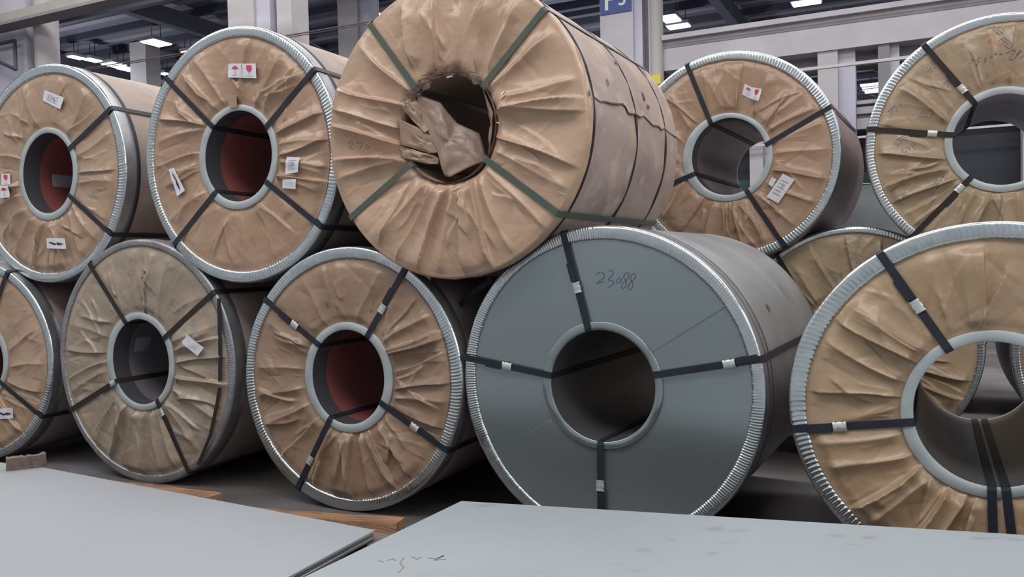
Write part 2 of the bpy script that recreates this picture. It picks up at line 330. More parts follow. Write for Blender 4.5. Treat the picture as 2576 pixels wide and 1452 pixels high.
# measured shape of each coil: centre, turn, outline, bore, bands, paper folds, stickers (metres)
COIL={
'C1':{'c':[-2.9453,5.3439,1.8839],'yaw':0.44812,'R':[0.7084,-0.0122,-0.0004,0.015,0.005],'ring':[0.2876,0.0009,-0.0008,-0.0071,0.0015],'inn':[0.2485,0.0025,0.0035,-0.0073,0.003],'straps':[((0.27,0.173),(0.62,0.359),None),((0.236,-0.172),(0.582,-0.416),None)],'creases':[((0.1,0.276),(0.139,0.609),8,'r'),((0.209,0.204),(0.427,0.502),10,'r'),((-0.053,0.277),(-0.21,0.599),8,'r'),((0.275,0.075),(0.623,0.217),10,'r'),((0.277,-0.024),(0.628,-0.012),9,'f+'),((0.267,-0.073),(0.607,-0.083),8,'r'),((0.244,-0.147),(0.558,-0.334),10,'r'),((-0.251,-0.054),(-0.498,-0.078),12,'f-'),((-0.255,-0.118),(-0.507,-0.21),14,'f+'),((-0.22,-0.198),(-0.456,-0.397),16,'f+'),((-0.144,-0.253),(-0.321,-0.532),20,'f+'),((-0.049,-0.296),(-0.146,-0.614),20,'f-'),((0.047,-0.3),(0.008,-0.642),14,'f+'),((0.116,-0.29),(0.141,-0.644),16,'f-'),((0.201,-0.257),(0.314,-0.547),16,'f+'),((0.222,-0.208),(0.446,-0.452),10,'r'),((-0.233,0.113),(-0.483,0.158),10,'f+')],'labels':[('text',[(0.024,0.527),(0.2,0.461),(0.162,0.391),(0.001,0.464)]),('glass',[(-0.451,0.031),(-0.356,0.025),(-0.353,-0.047),(-0.448,-0.044)]),('umbrella',[(-0.448,-0.051),(-0.346,-0.057),(-0.339,-0.133),(-0.441,-0.131)]),('arrow',[(0.029,-0.411),(0.188,-0.418),(0.199,-0.486),(0.022,-0.476)])],'ink':[],'seams':[]},
'C2':{'c':[-1.4769,4.5614,1.8615],'yaw':0.45281,'R':[0.6952,-0.0073,0.0051,-0.0009,-0.0108],'ring':[0.2832,0.0016,-0.0056,-0.0005,-0.0002],'inn':[0.2437,0.0067,-0.0009,-0.0032,0.0016],'straps':[((-0.152,0.16),(-0.504,0.473),None),((0.223,0.14),(0.554,0.406),None),((-0.153,-0.179),(-0.486,-0.459),None),((0.226,-0.17),(0.572,-0.414),None)],'creases':[((0.036,0.275),(0.108,0.627),12,'f+'),((0.125,0.243),(0.355,0.5),14,'r'),((0.179,0.205),(0.459,0.466),8,'r'),((-0.045,0.26),(-0.326,0.61),10,'r'),((-0.075,0.23),(-0.423,0.511),9,'r'),((-0.225,0.184),(-0.609,0.265),14,'f-'),((-0.241,0.17),(-0.617,0.124),10,'r'),((-0.277,0.04),(-0.633,-0.017),14,'f+'),((-0.273,-0.016),(-0.549,-0.132),7,'r'),((0.282,0.038),(0.624,0.04),12,'r'),((0.279,0.08),(0.617,0.193),16,'f+'),((0.28,-0.025),(0.662,0.037),14,'f+'),((0.262,-0.129),(0.641,-0.175),16,'f-'),((0.279,-0.056),(0.651,-0.104),12,'r'),((0.245,-0.202),(0.531,-0.384),6,'r'),((-0.212,-0.175),(-0.559,-0.337),7,'r'),((-0.011,-0.284),(-0.027,-0.643),5,'r'),((0.132,-0.26),(0.257,-0.584),5,'r')],'labels':[('umbrella',[(-0.021,0.5),(0.073,0.488),(0.07,0.412),(-0.029,0.426)]),('glass',[(0.075,0.488),(0.169,0.476),(0.171,0.398),(0.072,0.412)]),('arrow',[(-0.499,-0.038),(-0.455,-0.032),(-0.38,-0.166),(-0.442,-0.195)]),('text',[(0.371,-0.035),(0.458,-0.044),(0.439,-0.12),(0.353,-0.124)]),('faint',[(0.335,-0.152),(0.427,-0.154),(0.418,-0.206),(0.331,-0.195)])],'ink':[],'seams':[]},
'C3':{'c':[-0.2781,3.8528,1.868],'yaw':0.48096,'R':[0.6897,0,0,0,0],'ring':[0.262,0,0,0,0],'inn':[0.2494,-0.0004,0.0057,-0.0014,0.0014],'straps':[((-0.147,0.183),(-0.388,0.502),None),((0.204,0.173),(0.514,0.466),None),((-0.202,-0.151),(-0.545,-0.368),None),((0.223,-0.171),(0.56,-0.421),None)],'creases':[((0.217,0.161),(0.546,0.345),12,'r'),((0.3,0.111),(0.658,0.141),9,'r'),((0.244,0.054),(0.662,0.07),22,'f-'),((0.246,0.054),(0.673,0.014),14,'f+'),((0.245,-0.051),(0.637,-0.22),16,'f+'),((0.237,0.236),(0.376,0.514),14,'r'),((0.166,0.263),(0.221,0.552),14,'f-'),((0.058,0.283),(0.086,0.539),9,'r'),((-0.049,0.291),(-0.044,0.596),12,'f+'),((-0.178,0.328),(-0.223,0.626),9,'r'),((-0.207,0.196),(-0.502,0.461),10,'r'),((-0.241,0.127),(-0.645,0.259),16,'f+'),((-0.191,0.008),(-0.671,0.152),14,'f-'),((-0.083,-0.096),(-0.677,0.077),26,'f+'),((-0.093,-0.14),(-0.665,-0.085),24,'f+'),((-0.173,-0.124),(-0.649,-0.185),12,'r'),((-0.109,-0.212),(-0.393,-0.509),14,'r'),((-0.055,-0.253),(-0.302,-0.589),16,'f+'),((-0.001,-0.266),(-0.178,-0.648),18,'f-'),((0.042,-0.259),(-0.057,-0.669),14,'r'),((0.084,-0.262),(0.083,-0.671),20,'f+'),((0.127,-0.256),(0.23,-0.637),20,'f-'),((0.169,-0.24),(0.322,-0.586),12,'r'),((0.201,-0.189),(0.537,-0.523),10,'r'),((0.233,-0.12),(0.634,-0.323),8,'r')],'labels':[],'ink':[[(-0.566,-0.023),(-0.546,-0.011),(-0.529,-0.015),(-0.537,-0.027),(-0.569,-0.042),(-0.535,-0.047)],[(-0.512,-0.024),(-0.483,-0.022),(-0.467,-0.03),(-0.499,-0.052)],[(-0.445,-0.037),(-0.458,-0.05),(-0.444,-0.057),(-0.429,-0.046),(-0.445,-0.037)]],'seams':[]},
'C4':{'c':[-2.2109,4.9373,0.7101],'yaw':0.45702,'R':[0.7317,0.0041,0.0002,0.0048,-0.0012],'ring':[0.2887,-0.0092,0.0006,-0.0034,-0.0019],'inn':[0.2464,-0.0015,-0.0003,-0.0084,-0.0012],'straps':[((-0.109,0.229),(-0.387,0.551),None),((0.271,0.189),(0.602,0.404),None),((-0.222,-0.131),(-0.632,-0.319),(-0.239,-0.132)),((0.176,-0.302),(0.366,-0.62),(0.159,-0.298))],'creases':[((-0.01,0.284),(-0.023,0.686),8,'r'),((0.106,0.273),(0.127,0.681),10,'r'),((0.155,0.261),(0.271,0.631),8,'r'),((-0.115,0.247),(-0.251,0.62),6,'r'),((-0.26,0.137),(-0.619,0.23),7,'r'),((-0.283,0.039),(-0.686,0.054),8,'f-'),((-0.285,0.003),(-0.678,-0.135),10,'f+'),((-0.271,-0.058),(-0.683,-0.224),7,'r'),((0.261,0.112),(0.655,0.243),9,'r'),((0.265,0.066),(0.697,0.177),12,'f-'),((0.272,-0.004),(0.676,0.054),12,'f+'),((0.268,-0.073),(0.714,-0.112),18,'f-'),((0.249,-0.144),(0.63,-0.318),12,'r'),((0.196,-0.228),(0.438,-0.49),8,'r'),((0.128,-0.279),(0.274,-0.62),10,'r'),((0.027,-0.296),(0.007,-0.691),18,'f-'),((-0.057,-0.289),(-0.164,-0.683),20,'f+'),((-0.124,-0.257),(-0.301,-0.621),18,'f-'),((-0.191,-0.212),(-0.44,-0.534),14,'f+'),((0.077,-0.293),(0.141,-0.667),14,'f+')],'labels':[('faint',[(0.44,0.173),(0.563,0.102),(0.511,0.053),(0.391,0.127)])],'ink':[],'seams':[]},
'C5':{'c':[-0.8487,4.2373,0.6757],'yaw':0.45141,'R':[0.677,-0.0048,-0.0063,-0.0,0.0087],'ring':[0.2784,0.0052,0.0043,-0.0042,0.0006],'inn':[0.2342,0.0054,0.0064,-0.0089,0.0016],'straps':[((-0.167,0.168),(-0.515,0.397),(-0.322,0.269)),((0.148,0.235),(0.368,0.545),(0.224,0.364)),((-0.106,-0.209),(-0.334,-0.585),(-0.254,-0.434)),((0.224,-0.122),(0.578,-0.322),(0.401,-0.23))],'creases':[((-0.003,0.288),(-0.042,0.603),6,'r'),((-0.105,0.266),(-0.277,0.515),6,'r'),((0.071,0.279),(0.225,0.548),9,'r'),((0.119,0.249),(0.387,0.506),8,'r'),((0.188,0.17),(0.552,0.351),12,'r'),((0.235,0.141),(0.593,0.256),24,'f-'),((0.258,0.122),(0.581,0.217),20,'f+'),((0.267,0.033),(0.623,0.161),10,'f-'),((0.281,-0.045),(0.641,0.009),12,'f+'),((0.263,-0.086),(0.638,-0.087),12,'r'),((0.25,-0.117),(0.59,-0.243),14,'f+'),((0.164,-0.201),(0.401,-0.511),12,'f+'),((0.114,-0.235),(0.283,-0.563),14,'f-'),((0.064,-0.269),(0.15,-0.606),16,'f+'),((0.014,-0.272),(0.014,-0.631),20,'f-'),((-0.036,-0.265),(-0.112,-0.633),16,'f+'),((-0.085,-0.237),(-0.24,-0.594),18,'f-'),((-0.16,-0.19),(-0.449,-0.442),12,'f+'),((-0.223,-0.131),(-0.582,-0.301),9,'r'),((-0.246,-0.048),(-0.631,-0.13),9,'r'),((-0.256,0.035),(-0.624,0.044),7,'r'),((-0.24,0.119),(-0.556,0.304),6,'r')],'labels':[],'ink':[],'seams':[]},
'C6':{'c':[0.3829,3.612,0.6993],'yaw':0.49529,'R':[0.6979,0.0006,-0.001,0.0004,-0.0016],'ring':[0.2792,-0.0029,0.002,0.0008,-0.0005],'inn':[0.2445,0.0016,0.0003,-0.0008,0.0005],'straps':[((-0.054,0.245),(-0.164,0.669),(-0.104,0.429)),((-0.232,0.035),(-0.678,0.102),(-0.462,0.067)),((0.241,0.059),(0.679,0.14),(0.558,0.116)),((-0.008,-0.246),(-0.013,-0.652),(-0.014,-0.435))],'creases':[],'labels':[],'ink':[[(-0.017,0.483),(-0.009,0.492),(0.003,0.496),(0.018,0.493),(0.024,0.483),(0.022,0.475),(0.015,0.468),(-0.003,0.457),(-0.018,0.445),(-0.003,0.449),(0.022,0.456)],[(0.043,0.499),(0.051,0.504),(0.062,0.501),(0.063,0.489),(0.056,0.479),(0.045,0.469),(0.037,0.461),(0.051,0.459),(0.065,0.456),(0.067,0.449),(0.057,0.441),(0.039,0.428)],[(0.096,0.47),(0.084,0.468),(0.078,0.459),(0.078,0.449),(0.085,0.448),(0.096,0.454),(0.101,0.462),(0.096,0.47)],[(0.133,0.488),(0.128,0.493),(0.118,0.488),(0.11,0.479),(0.109,0.47),(0.117,0.465),(0.122,0.457),(0.12,0.436),(0.113,0.426),(0.102,0.424),(0.098,0.434),(0.105,0.447),(0.128,0.465),(0.134,0.478),(0.133,0.488)],[(0.164,0.481),(0.157,0.489),(0.147,0.484),(0.14,0.472),(0.141,0.462),(0.15,0.45),(0.15,0.431),(0.142,0.419),(0.132,0.418),(0.129,0.429),(0.134,0.444),(0.155,0.462),(0.164,0.471),(0.164,0.481)]],'seams':[((0.234,0.156),(0.537,0.343)),((-0.263,-0.174),(-0.532,-0.347))]},
'C8':{'c':[1.3896,5.2968,1.8836],'yaw':0.50764,'R':[0.6659,0.0049,0.0035,0.0037,-0.0084],'ring':[0.2819,-0.0078,0.0001,0.003,-0.0005],'inn':[0.2398,0.0042,0.0039,-0.0035,0.0005],'straps':[((-0.104,0.224),(-0.245,0.596),None),((0.234,0.055),(0.619,0.25),None),((0.12,-0.227),(0.328,-0.555),None),((-0.228,-0.095),(-0.435,-0.164),None)],'creases':[((-0.0,0.278),(0.005,0.615),10,'r'),((0.062,0.259),(0.105,0.601),12,'f+'),((0.16,0.224),(0.249,0.484),16,'f-'),((0.196,0.183),(0.505,0.367),10,'r'),((0.232,0.131),(0.584,0.275),12,'r'),((0.262,0.067),(0.616,0.177),9,'r'),((0.271,-0.007),(0.648,0.008),9,'r'),((0.265,-0.105),(0.635,-0.18),16,'r'),((0.228,-0.176),(0.576,-0.343),10,'r'),((0.166,-0.246),(0.449,-0.481),9,'r'),((0.091,-0.279),(0.234,-0.596),8,'r'),((0.029,-0.281),(0.086,-0.617),14,'f+'),((-0.021,-0.273),(-0.039,-0.614),12,'f-'),((-0.085,-0.256),(-0.181,-0.584),14,'f+'),((-0.149,-0.227),(-0.297,-0.477),16,'f-'),((-0.213,-0.172),(-0.403,-0.369),16,'f+'),((-0.251,-0.092),(-0.44,-0.157),18,'f-'),((-0.284,-0.013),(-0.45,0.027),14,'r'),((-0.274,0.115),(-0.446,0.235),10,'r'),((-0.22,0.187),(-0.388,0.463),9,'r'),((-0.102,0.251),(-0.148,0.611),9,'r')],'labels':[('umbrella',[(0.114,0.448),(0.168,0.415),(0.149,0.349),(0.095,0.383)]),('glass',[(0.168,0.415),(0.227,0.396),(0.203,0.325),(0.152,0.348)]),('text',[(0.34,-0.129),(0.41,-0.171),(0.31,-0.31),(0.24,-0.266)]),('faint',[(0.273,-0.147),(0.301,-0.161),(0.275,-0.208),(0.253,-0.189)])],'ink':[],'seams':[]},
'C9':{'c':[2.6595,4.4922,1.8469],'yaw':0.45583,'R':[0.6788,-0.0023,-0.0046,0.0011,-0.0004],'ring':[0.2819,0,0,0,0],'inn':[0.2439,0,0,0,0],'straps':[((-0.142,0.217),(-0.367,0.537),(-0.187,0.293)),((-0.235,0.043),(-0.669,0.115),(-0.341,0.057)),((-0.16,-0.201),(-0.435,-0.494),(-0.208,-0.252))],'creases':[((-0.043,0.294),(-0.06,0.626),10,'r'),((0.031,0.296),(0.05,0.61),12,'f+'),((-0.099,0.269),(-0.211,0.583),9,'r'),((-0.253,0.112),(-0.509,0.336),20,'r'),((-0.277,0.027),(-0.613,0.146),14,'f-'),((-0.274,-0.083),(-0.636,-0.033),16,'f-'),((-0.264,-0.138),(-0.596,-0.216),24,'f+'),((-0.236,-0.195),(-0.576,-0.33),20,'f-'),((-0.178,-0.242),(-0.475,-0.47),20,'f+'),((-0.121,-0.267),(-0.277,-0.522),18,'f+'),((-0.065,-0.281),(-0.161,-0.569),20,'f-'),((-0.009,-0.289),(-0.048,-0.616),16,'f+'),((0.046,-0.292),(0.063,-0.618),16,'f-')],'labels':[],'ink':[[(-0.156,0.437),(-0.145,0.447),(-0.141,0.431),(-0.155,0.418)],[(-0.107,0.45),(-0.121,0.44),(-0.124,0.425),(-0.111,0.427),(-0.118,0.413),(-0.131,0.403)],[(-0.077,0.442),(-0.091,0.436),(-0.077,0.427),(-0.091,0.417)],[(-0.057,0.451),(-0.064,0.433),(-0.05,0.443)],[(-0.04,0.457),(-0.03,0.459),(-0.037,0.445)],[(-0.011,0.456),(-0.021,0.45),(-0.004,0.448)],[(0.012,0.45),(0.042,0.465),(0.062,0.466),(0.042,0.442),(0.022,0.422),(0.038,0.412),(0.061,0.432),(0.088,0.466),(0.075,0.46),(0.061,0.44)],[(0.078,0.422),(0.097,0.435)]],'seams':[]},
'C10':{'c':[1.6625,2.8791,0.6783],'yaw':0.46774,'R':[0.6697,0.0019,0.0103,0.0115,-0.0007],'ring':[0.2911,-0.0023,0.0003,-0.0019,0.0035],'inn':[0.2533,0.0008,0.0008,-0.0015,-0.0003],'straps':[((-0.133,0.219),(-0.348,0.558),(-0.239,0.373)),((-0.246,-0.041),(-0.669,-0.096),(-0.497,-0.074)),((-0.005,-0.256),(0.001,-0.607),None),((0.036,-0.247),(0.07,-0.596),None)],'creases':[((-0.124,0.25),(-0.203,0.618),8,'r'),((-0.181,0.206),(-0.47,0.376),16,'r'),((-0.232,0.162),(-0.512,0.331),18,'f-'),((-0.271,0.103),(-0.555,0.226),9,'r'),((-0.285,0.044),(-0.6,0.058),14,'f-'),((-0.273,-0.086),(-0.631,-0.157),12,'r'),((-0.247,-0.156),(-0.56,-0.243),16,'r'),((-0.222,-0.198),(-0.478,-0.401),26,'f+'),((-0.184,-0.237),(-0.451,-0.457),18,'r'),((-0.134,-0.268),(-0.316,-0.544),26,'f+'),((-0.084,-0.284),(-0.212,-0.558),20,'f-'),((-0.047,-0.295),(-0.136,-0.562),18,'f+'),((0.025,-0.287),(0.071,-0.545),14,'f+'),((-0.033,0.29),(-0.018,0.584),14,'f+'),((-0.068,0.282),(-0.079,0.586),8,'r')],'labels':[],'ink':[],'seams':[]},
'C0':{'c':[-3.5823,5.5526,0.6794],'yaw':0.3379,'R':[0.6657,0,0,0,0],'ring':[0.2787,0,0,0,0],'inn':[0.2407,0,0,0,0],'straps':[((0.224,-0.149),(0.566,-0.36),None),((0.161,0.31),(0.322,0.601),None)],'creases':[((0.293,0.073),(0.592,0.231),8,'r'),((0.288,-0.032),(0.596,-0.013),8,'r'),((0.261,-0.137),(0.569,-0.207),10,'f+'),((0.184,-0.245),(0.382,-0.475),14,'f-'),((0.111,-0.274),(0.165,-0.591),14,'f+')],'labels':[('arrow',[(0.188,-0.315),(0.325,-0.304),(0.328,-0.374),(0.189,-0.385)])],'ink':[],'seams':[]},
'C11':{'c':[2.0684,5.0576,0.7101],'yaw':0.46898,'R':[0.7054,0,0,0,0],'ring':[0.292,0,0,0,0],'inn':[0.254,0,0,0,0],'straps':[((-0.123,0.08),(-0.43,0.539),(-0.213,0.3))],'creases':[((-0.032,0.177),(-0.234,0.596),14,'f+'),((0.058,0.202),(-0.027,0.638),18,'f-'),((0.146,0.178),(0.172,0.607),14,'f+'),((-0.078,0.079),(-0.33,0.449),12,'r'),((0.337,-0.15),(0.645,-0.208),20,'f+'),((0.315,-0.222),(0.625,-0.324),20,'f-')],'labels':[],'ink':[],'seams':[]},
}


# ------------------------------------------------------------------ coils
def four(c, ph):
    return c[0] + c[1] * np.cos(ph) + c[2] * np.sin(ph) + c[3] * np.cos(2 * ph) + c[4] * np.sin(2 * ph)


def sstep(a, b, x):
    t = np.clip((x - a) / (b - a), 0, 1); return t * t * (3 - 2 * t)


class Coil:
    NA = 840

    def __init__(s, key, name, label, width, paper, side, core, group, opt=None):
        D = COIL[key]; s.D = D; s.key = key; s.opt = opt or {}
        s.c = D['c']; s.W = width; s.R = D['R'][0]
        s.rng = np.random.RandomState(sum(map(ord, key)) * 7 + 3)
        s.root = empty(name, (s.c[0], s.c[1], s.c[2] - s.R), -D['yaw'])
        tag(s.root, label, 'steel coil', group)
        s.paper, s.side, s.core = paper, side, core
        s.ring_w = s.opt.get('ring_w', .058)
        s.build()

    def rout(s, ph): return four(s.D['R'], ph)
    def rring(s, ph): return four(s.D['ring'], ph)
    def rin(s, ph): return four(s.D['inn'], ph)

    def P(s, x, y, z):
        return np.stack([x, y, z + s.R], -1)

    def polar(s, r, ph, y):
        r, ph, y = np.broadcast_arrays(r, ph, y)
        return s.P(r * np.cos(ph), y, r * np.sin(ph))

    # ---- relief of the wrapped face, metres towards the viewer
    def make_creases(s):
        rng = s.rng; C = []
        for a, b, amp, kd in s.D['creases']:
            C.append((a, b, amp / 1000 * 2.0 * s.opt.get('pleat', 1.0), kd, .026 + .012 * rng.rand(), 1))
        n = s.opt.get('extra', 24)
        for i in range(n):                       # further radial folds between the large ones
            ph = rng.rand() * 2 * math.pi; tilt = rng.uniform(-.3, .3)
            r0 = s.R * rng.uniform(.40, .6); r1 = s.R * rng.uniform(.7, .93)
            C.append(((r0 * math.cos(ph), r0 * math.sin(ph)), (r1 * math.cos(ph + tilt), r1 * math.sin(ph + tilt)),
                      rng.uniform(.007, .018), rng.choice(['r', 'f+', 'f-']), rng.uniform(.015, .035), 1))
        for i in range(s.opt.get('crumple', 110)):    # short crumples in any direction
            ph = rng.rand() * 2 * math.pi; r = s.R * math.sqrt(rng.uniform(.18, .82)); th = ph + rng.normal(0, .55)
            L = rng.uniform(.03, .10); x, z = r * math.cos(ph), r * math.sin(ph)
            C.append(((x - L * math.cos(th), z - L * math.sin(th)), (x + L * math.cos(th), z + L * math.sin(th)),
                      rng.uniform(-.006, .0065), 'r', rng.uniform(.006, .022), 0))
        for i in range(s.opt.get('wrinkle', 90)):    # sharp little creases, mostly near the core and the folds
            ph = rng.rand() * 2 * math.pi; r = s.R * (.42 + .5 * rng.rand() ** 1.3); th = ph + rng.normal(0, .5) + (math.pi / 2 if rng.rand() < .2 else 0)
            L = rng.uniform(.012, .045); x, z = r * math.cos(ph), r * math.sin(ph)
            C.append(((x - L * math.cos(th), z - L * math.sin(th)), (x + L * math.cos(th), z + L * math.sin(th)),
                      rng.choice([-1, 1]) * rng.uniform(.002, .0042), 'r', rng.uniform(.004, .009), 0))
        s.C = C
        s.lf = [(rng.uniform(5, 16), rng.rand() * 6.28, rng.rand() * 6.28, rng.uniform(.0015, .0035)) for _ in range(8)]

    def H(s, x, z):
        x = np.asarray(x, float); z = np.asarray(z, float); h = np.zeros_like(x)
        if s.opt.get('flat'):
            h += .001 * np.sin(5 * x + 2) * np.sin(4 * z)
            for a, b in s.D['seams']:
                a = np.array(a); b = np.array(b); d = b - a; L = np.hypot(*d); d /= L
                u = ((x - a[0]) * d[0] + (z - a[1]) * d[1]) / L; t = (x - a[0]) * -d[1] + (z - a[1]) * d[0]
                h += .0006 * np.exp(-np.clip(t, 0, 9) / .12) * sstep(-.001, .001, t) * sstep(-.05, 0, u) * (1 - sstep(1, 1.05, u))
            return h
        for a, b, amp, kd, Lw, longf in s.C:
            dx, dz = b[0] - a[0], b[1] - a[1]; L = math.hypot(dx, dz); dx /= L; dz /= L
            u = ((x - a[0]) * dx + (z - a[1]) * dz) / L; t = (x - a[0]) * -dz + (z - a[1]) * dx
            if longf:
                t = t + .006 * np.sin(u * 5 + amp * 900)
                wd = Lw * (.55 + .75 * np.clip(u, 0, 1)); mk = sstep(-.12, .08, u) * (1 - sstep(.80, 1.12, u))
            else:
                wd = Lw; mk = sstep(-.35, .3, u) * (1 - sstep(.7, 1.35, u))
            if kd == 'r':
                h += amp * mk * np.exp(-np.sqrt(t * t + 4e-6) / wd)
            else:
                q = t if kd == 'f+' else -t
                h += amp * mk * np.where(q > 0, np.exp(-np.clip(q, 0, 9) / (wd * 1.3)), np.exp(-np.clip(-q, 0, 9) / .0035))
        for f, p1, p2, a in s.lf:
            h += a * np.sin(f * x + p1 + 1.5 * np.sin(z * 4)) * np.sin(f * .8 * z + p2 + 1.2 * np.sin(x * 5))
        ph = np.arctan2(z, x); r = np.hypot(x, z)
        ro = s.rout(ph) - (.0 if s.opt.get('bare') else s.ring_w); ri = s.rring(ph)
        e = sstep(0, .045, r - ri) * sstep(0, .05, ro - r)
        if s.opt.get('bare'):
            e = .35 + .65 * sstep(-.01, .04, r - ri); e = e * sstep(-.012, .05, ro - r)
        h = h * (.15 + .85 * e) + .006 * e
        for (a, b, c) in s.sp:                         # steel bands press the paper flat
            dx, dz = b[0] - a[0], b[1] - a[1]; L = math.hypot(dx, dz); dx /= L; dz /= L
            u = np.clip(((x - a[0]) * dx + (z - a[1]) * dz) / L, 0, 1)
            dd = np.hypot(x - a[0] - u * L * dx, z - a[1] - u * L * dz)
            k = np.exp(-(dd / .035) ** 2)
            h = h * (1 - k) + k * np.minimum(h, .009)
        return h

    def face_y(s, x, z):
        return -.002 - s.H(x, z)

    def build(s):
        root = s.root; NA = s.NA; W_ = s.W; opt = s.opt
        # band end points run exactly from the core edge to the outer edge
        s.sp = []
        for a, b, c in s.D['straps']:
            a = np.array(a); b = np.array(b)
            pa = math.atan2(a[1], a[0]); a = a / np.hypot(*a) * (s.rin(pa) + .002)
            pb = math.atan2(b[1], b[0]); b = b / np.hypot(*b) * (s.rout(pb) + .003)
            s.sp.append((a, b, c))
        if not opt.get('flat'): s.make_creases()
        ph = np.linspace(0, 2 * math.pi, NA, endpoint=False)[:, None]
        ri = s.rring(ph); ro = s.rout(ph)
        bare = opt.get('bare')
        # wrapped face
        if bare:
            up = sstep(-.2, .5, np.sin(ph - .25)); tear = up * (.008 * np.sin(ph * 11) + .006 * np.sin(ph * 23 + 1) + s.rng.normal(0, .0015, ph.shape)) + .004 * np.sin(ph * 5)
            u = np.linspace(0, 1, 56)[None]
            r = (ri + tear - .012) * (1 - u) + (ro - .004) * u
        else:
            u = np.linspace(0, 1, 50)[None]
            r = (ri - .014) * (1 - u) + (ro - s.ring_w + .012) * u
        x, z = r * np.cos(ph), r * np.sin(ph)
        y = s.face_y(x, z)
        if bare:
            lw = np.exp(-((np.mod(ph, 2 * math.pi) - 3.45) / .55) ** 2)
            y = y + .055 * lw * sstep(.42, .25, r) + .03 * np.exp(-(r - ri - tear + .012) / .02)     # turned in at the torn mouth
            rr = np.concatenate([r, ro + .002 + 0 * ph, ro + .003 + .003 * np.sin(ph * 31), ro + 0 * ph, ro + 0 * ph], 1)
            yy = np.concatenate([y + .0, .008 + 0 * ph, .03 + 0 * ph, .07 + 0 * ph, W_ + 0 * ph], 1)
            rr2 = rr.copy()
            P = s.polar(rr2[:, :-1], ph, yy[:, :-1])
            grid('paper_face', P, s.paper, root)
            yb = np.linspace(.05, W_, 40)[None]
            dent = .004 * np.sin(5 * ph + 9 * yb) * np.sin(3 * yb * 3 + ph * 2) + .0025 * np.sin(17 * ph + 5 * yb)
            grid('wrapped_barrel', s.polar(ro - .003 + dent, ph, yb + 0 * ph), s.side, root)
        else:
            grid('face_cover' if opt.get('flat') else 'paper_face', s.P(x, y, z), s.paper, root)
            yb = np.linspace(0.0, W_, 14)[None]
            dent = .0012 * np.sin(3 * ph + 6 * yb) + .0008 * np.sin(11 * ph + 3 * yb)
            grid('barrel', s.polar(ro - .004 + dent, ph, yb + 0 * ph), s.side, root)
        n2 = 96; p2 = np.linspace(0, 2 * math.pi, n2, endpoint=False)[:, None]
        ro2, ri2 = s.rout(p2), s.rin(p2)
        # far end with its bore edge
        prof = [(ro2 - .004, W_), (ro2 - .03, W_ + .006), ((ro2 + ri2) / 2, W_ + .004), (ri2 + .035, W_ + .006), (ri2 + .002, W_ + .006), (ri2, W_ - .03)]
        P = np.stack([s.polar(a, p2, b)[:, 0] for a, b in prof], 1)
        grid('far_end', P, 'ring_metal', root)
        yb = np.linspace(.0 if bare else .07, W_ - .02, 12)[None]
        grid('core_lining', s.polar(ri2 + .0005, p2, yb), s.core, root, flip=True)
        # outer edging with crimps
        if not bare:
            s.edging(root)
            n3 = 240; p3 = np.linspace(0, 2 * math.pi, n3, endpoint=False)[:, None]
            a, b = s.rring(p3), s.rin(p3) - .0012
            wob = .0012 * np.sin(7 * p3) + .001 * np.sin(13 * p3 + 2)
            prof = [(a, .004), (a, -.0105 + wob), (a - .002, -.012 + wob), ((a + b) / 2, -.0125 + wob), (b + .002, -.0125), (b, -.0105), (b - .0008, .01), (b - .0008, .10)]
            P = np.stack([s.polar(q, p3, yv + 0 * p3)[:, 0] for q, yv in prof[:6]], 1)
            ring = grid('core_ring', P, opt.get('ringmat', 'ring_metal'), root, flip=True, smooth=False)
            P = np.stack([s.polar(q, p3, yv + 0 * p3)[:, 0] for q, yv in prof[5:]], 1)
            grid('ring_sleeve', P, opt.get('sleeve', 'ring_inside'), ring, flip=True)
        s.straps(root)
        for t, q in s.D['labels']:
            s.label(t, q, root)
        if s.D['ink']:
            s.ink(root)

    def edging(s, root):
        opt = s.opt; rng = s.rng; N = opt.get('crimps', 250); per = 4
        n = N * per; ph = np.linspace(0, 2 * math.pi, n, endpoint=False)[:, None]
        amp = rng.uniform(.8, 1.12, N); amp = np.repeat(amp, per)
        k = np.arange(n) / n * 2 * math.pi
        slow = .62 + .5 * np.sin(k * 2 + opt.get('ph0', 0)) + .35 * np.sin(k * 5 + 1 + opt.get('ph0', 0))
        slow = np.clip(slow, .12, 1.1)
        saw = np.tile([0, .85, 1.0, .8], N)
        jit = np.repeat(rng.normal(0, .0003, N), per) + np.interp(np.arange(n), np.arange(0, n, 24), rng.normal(0, .0007, len(range(0, n, 24))))
        A = (saw * amp * slow * opt.get('crimp_amp', .0042))[:, None]
        ro = s.rout(ph); rw = s.ring_w + .004 * np.sin(3 * ph + opt.get('ph0', 0))
        edge = np.repeat(rng.normal(0, .0007, N), per)[:, None]
        prof = [(-rw + edge, .004, 0), (-rw + edge, -.0075, 1), (-rw * .8, -.0085, 1), (-rw * .5, -.0095, .9), (-rw * .25, -.0095, .6), (-.007, -.0085, .35), (-.0015, -.005, .12), (.0012, .001, .03)]
        P = []
        for dr, y, f in prof:
            ang = ph + (.5 if f else 0) * 2 * math.pi / N * (1 - f)
            P.append(s.polar(ro + dr, ang, y - A * f + jit[:, None] * (1 if -.009 < y < 0 else 0))[:, 0])
        e = grid('crimped_edging', np.stack(P, 1), opt.get('edgemat', 'galv'), root, smooth=False)
        # smooth leg of the edging lying on the barrel
        n2 = 240; p2 = np.linspace(0, 2 * math.pi, n2, endpoint=False)[:, None]; r2 = s.rout(p2)
        wd = opt.get('flange', .085); b = .0015
        prof = [(b, .001), (b + .001, .012), (b, wd * .5), (b + .001, wd), (-.004, wd + .002)]
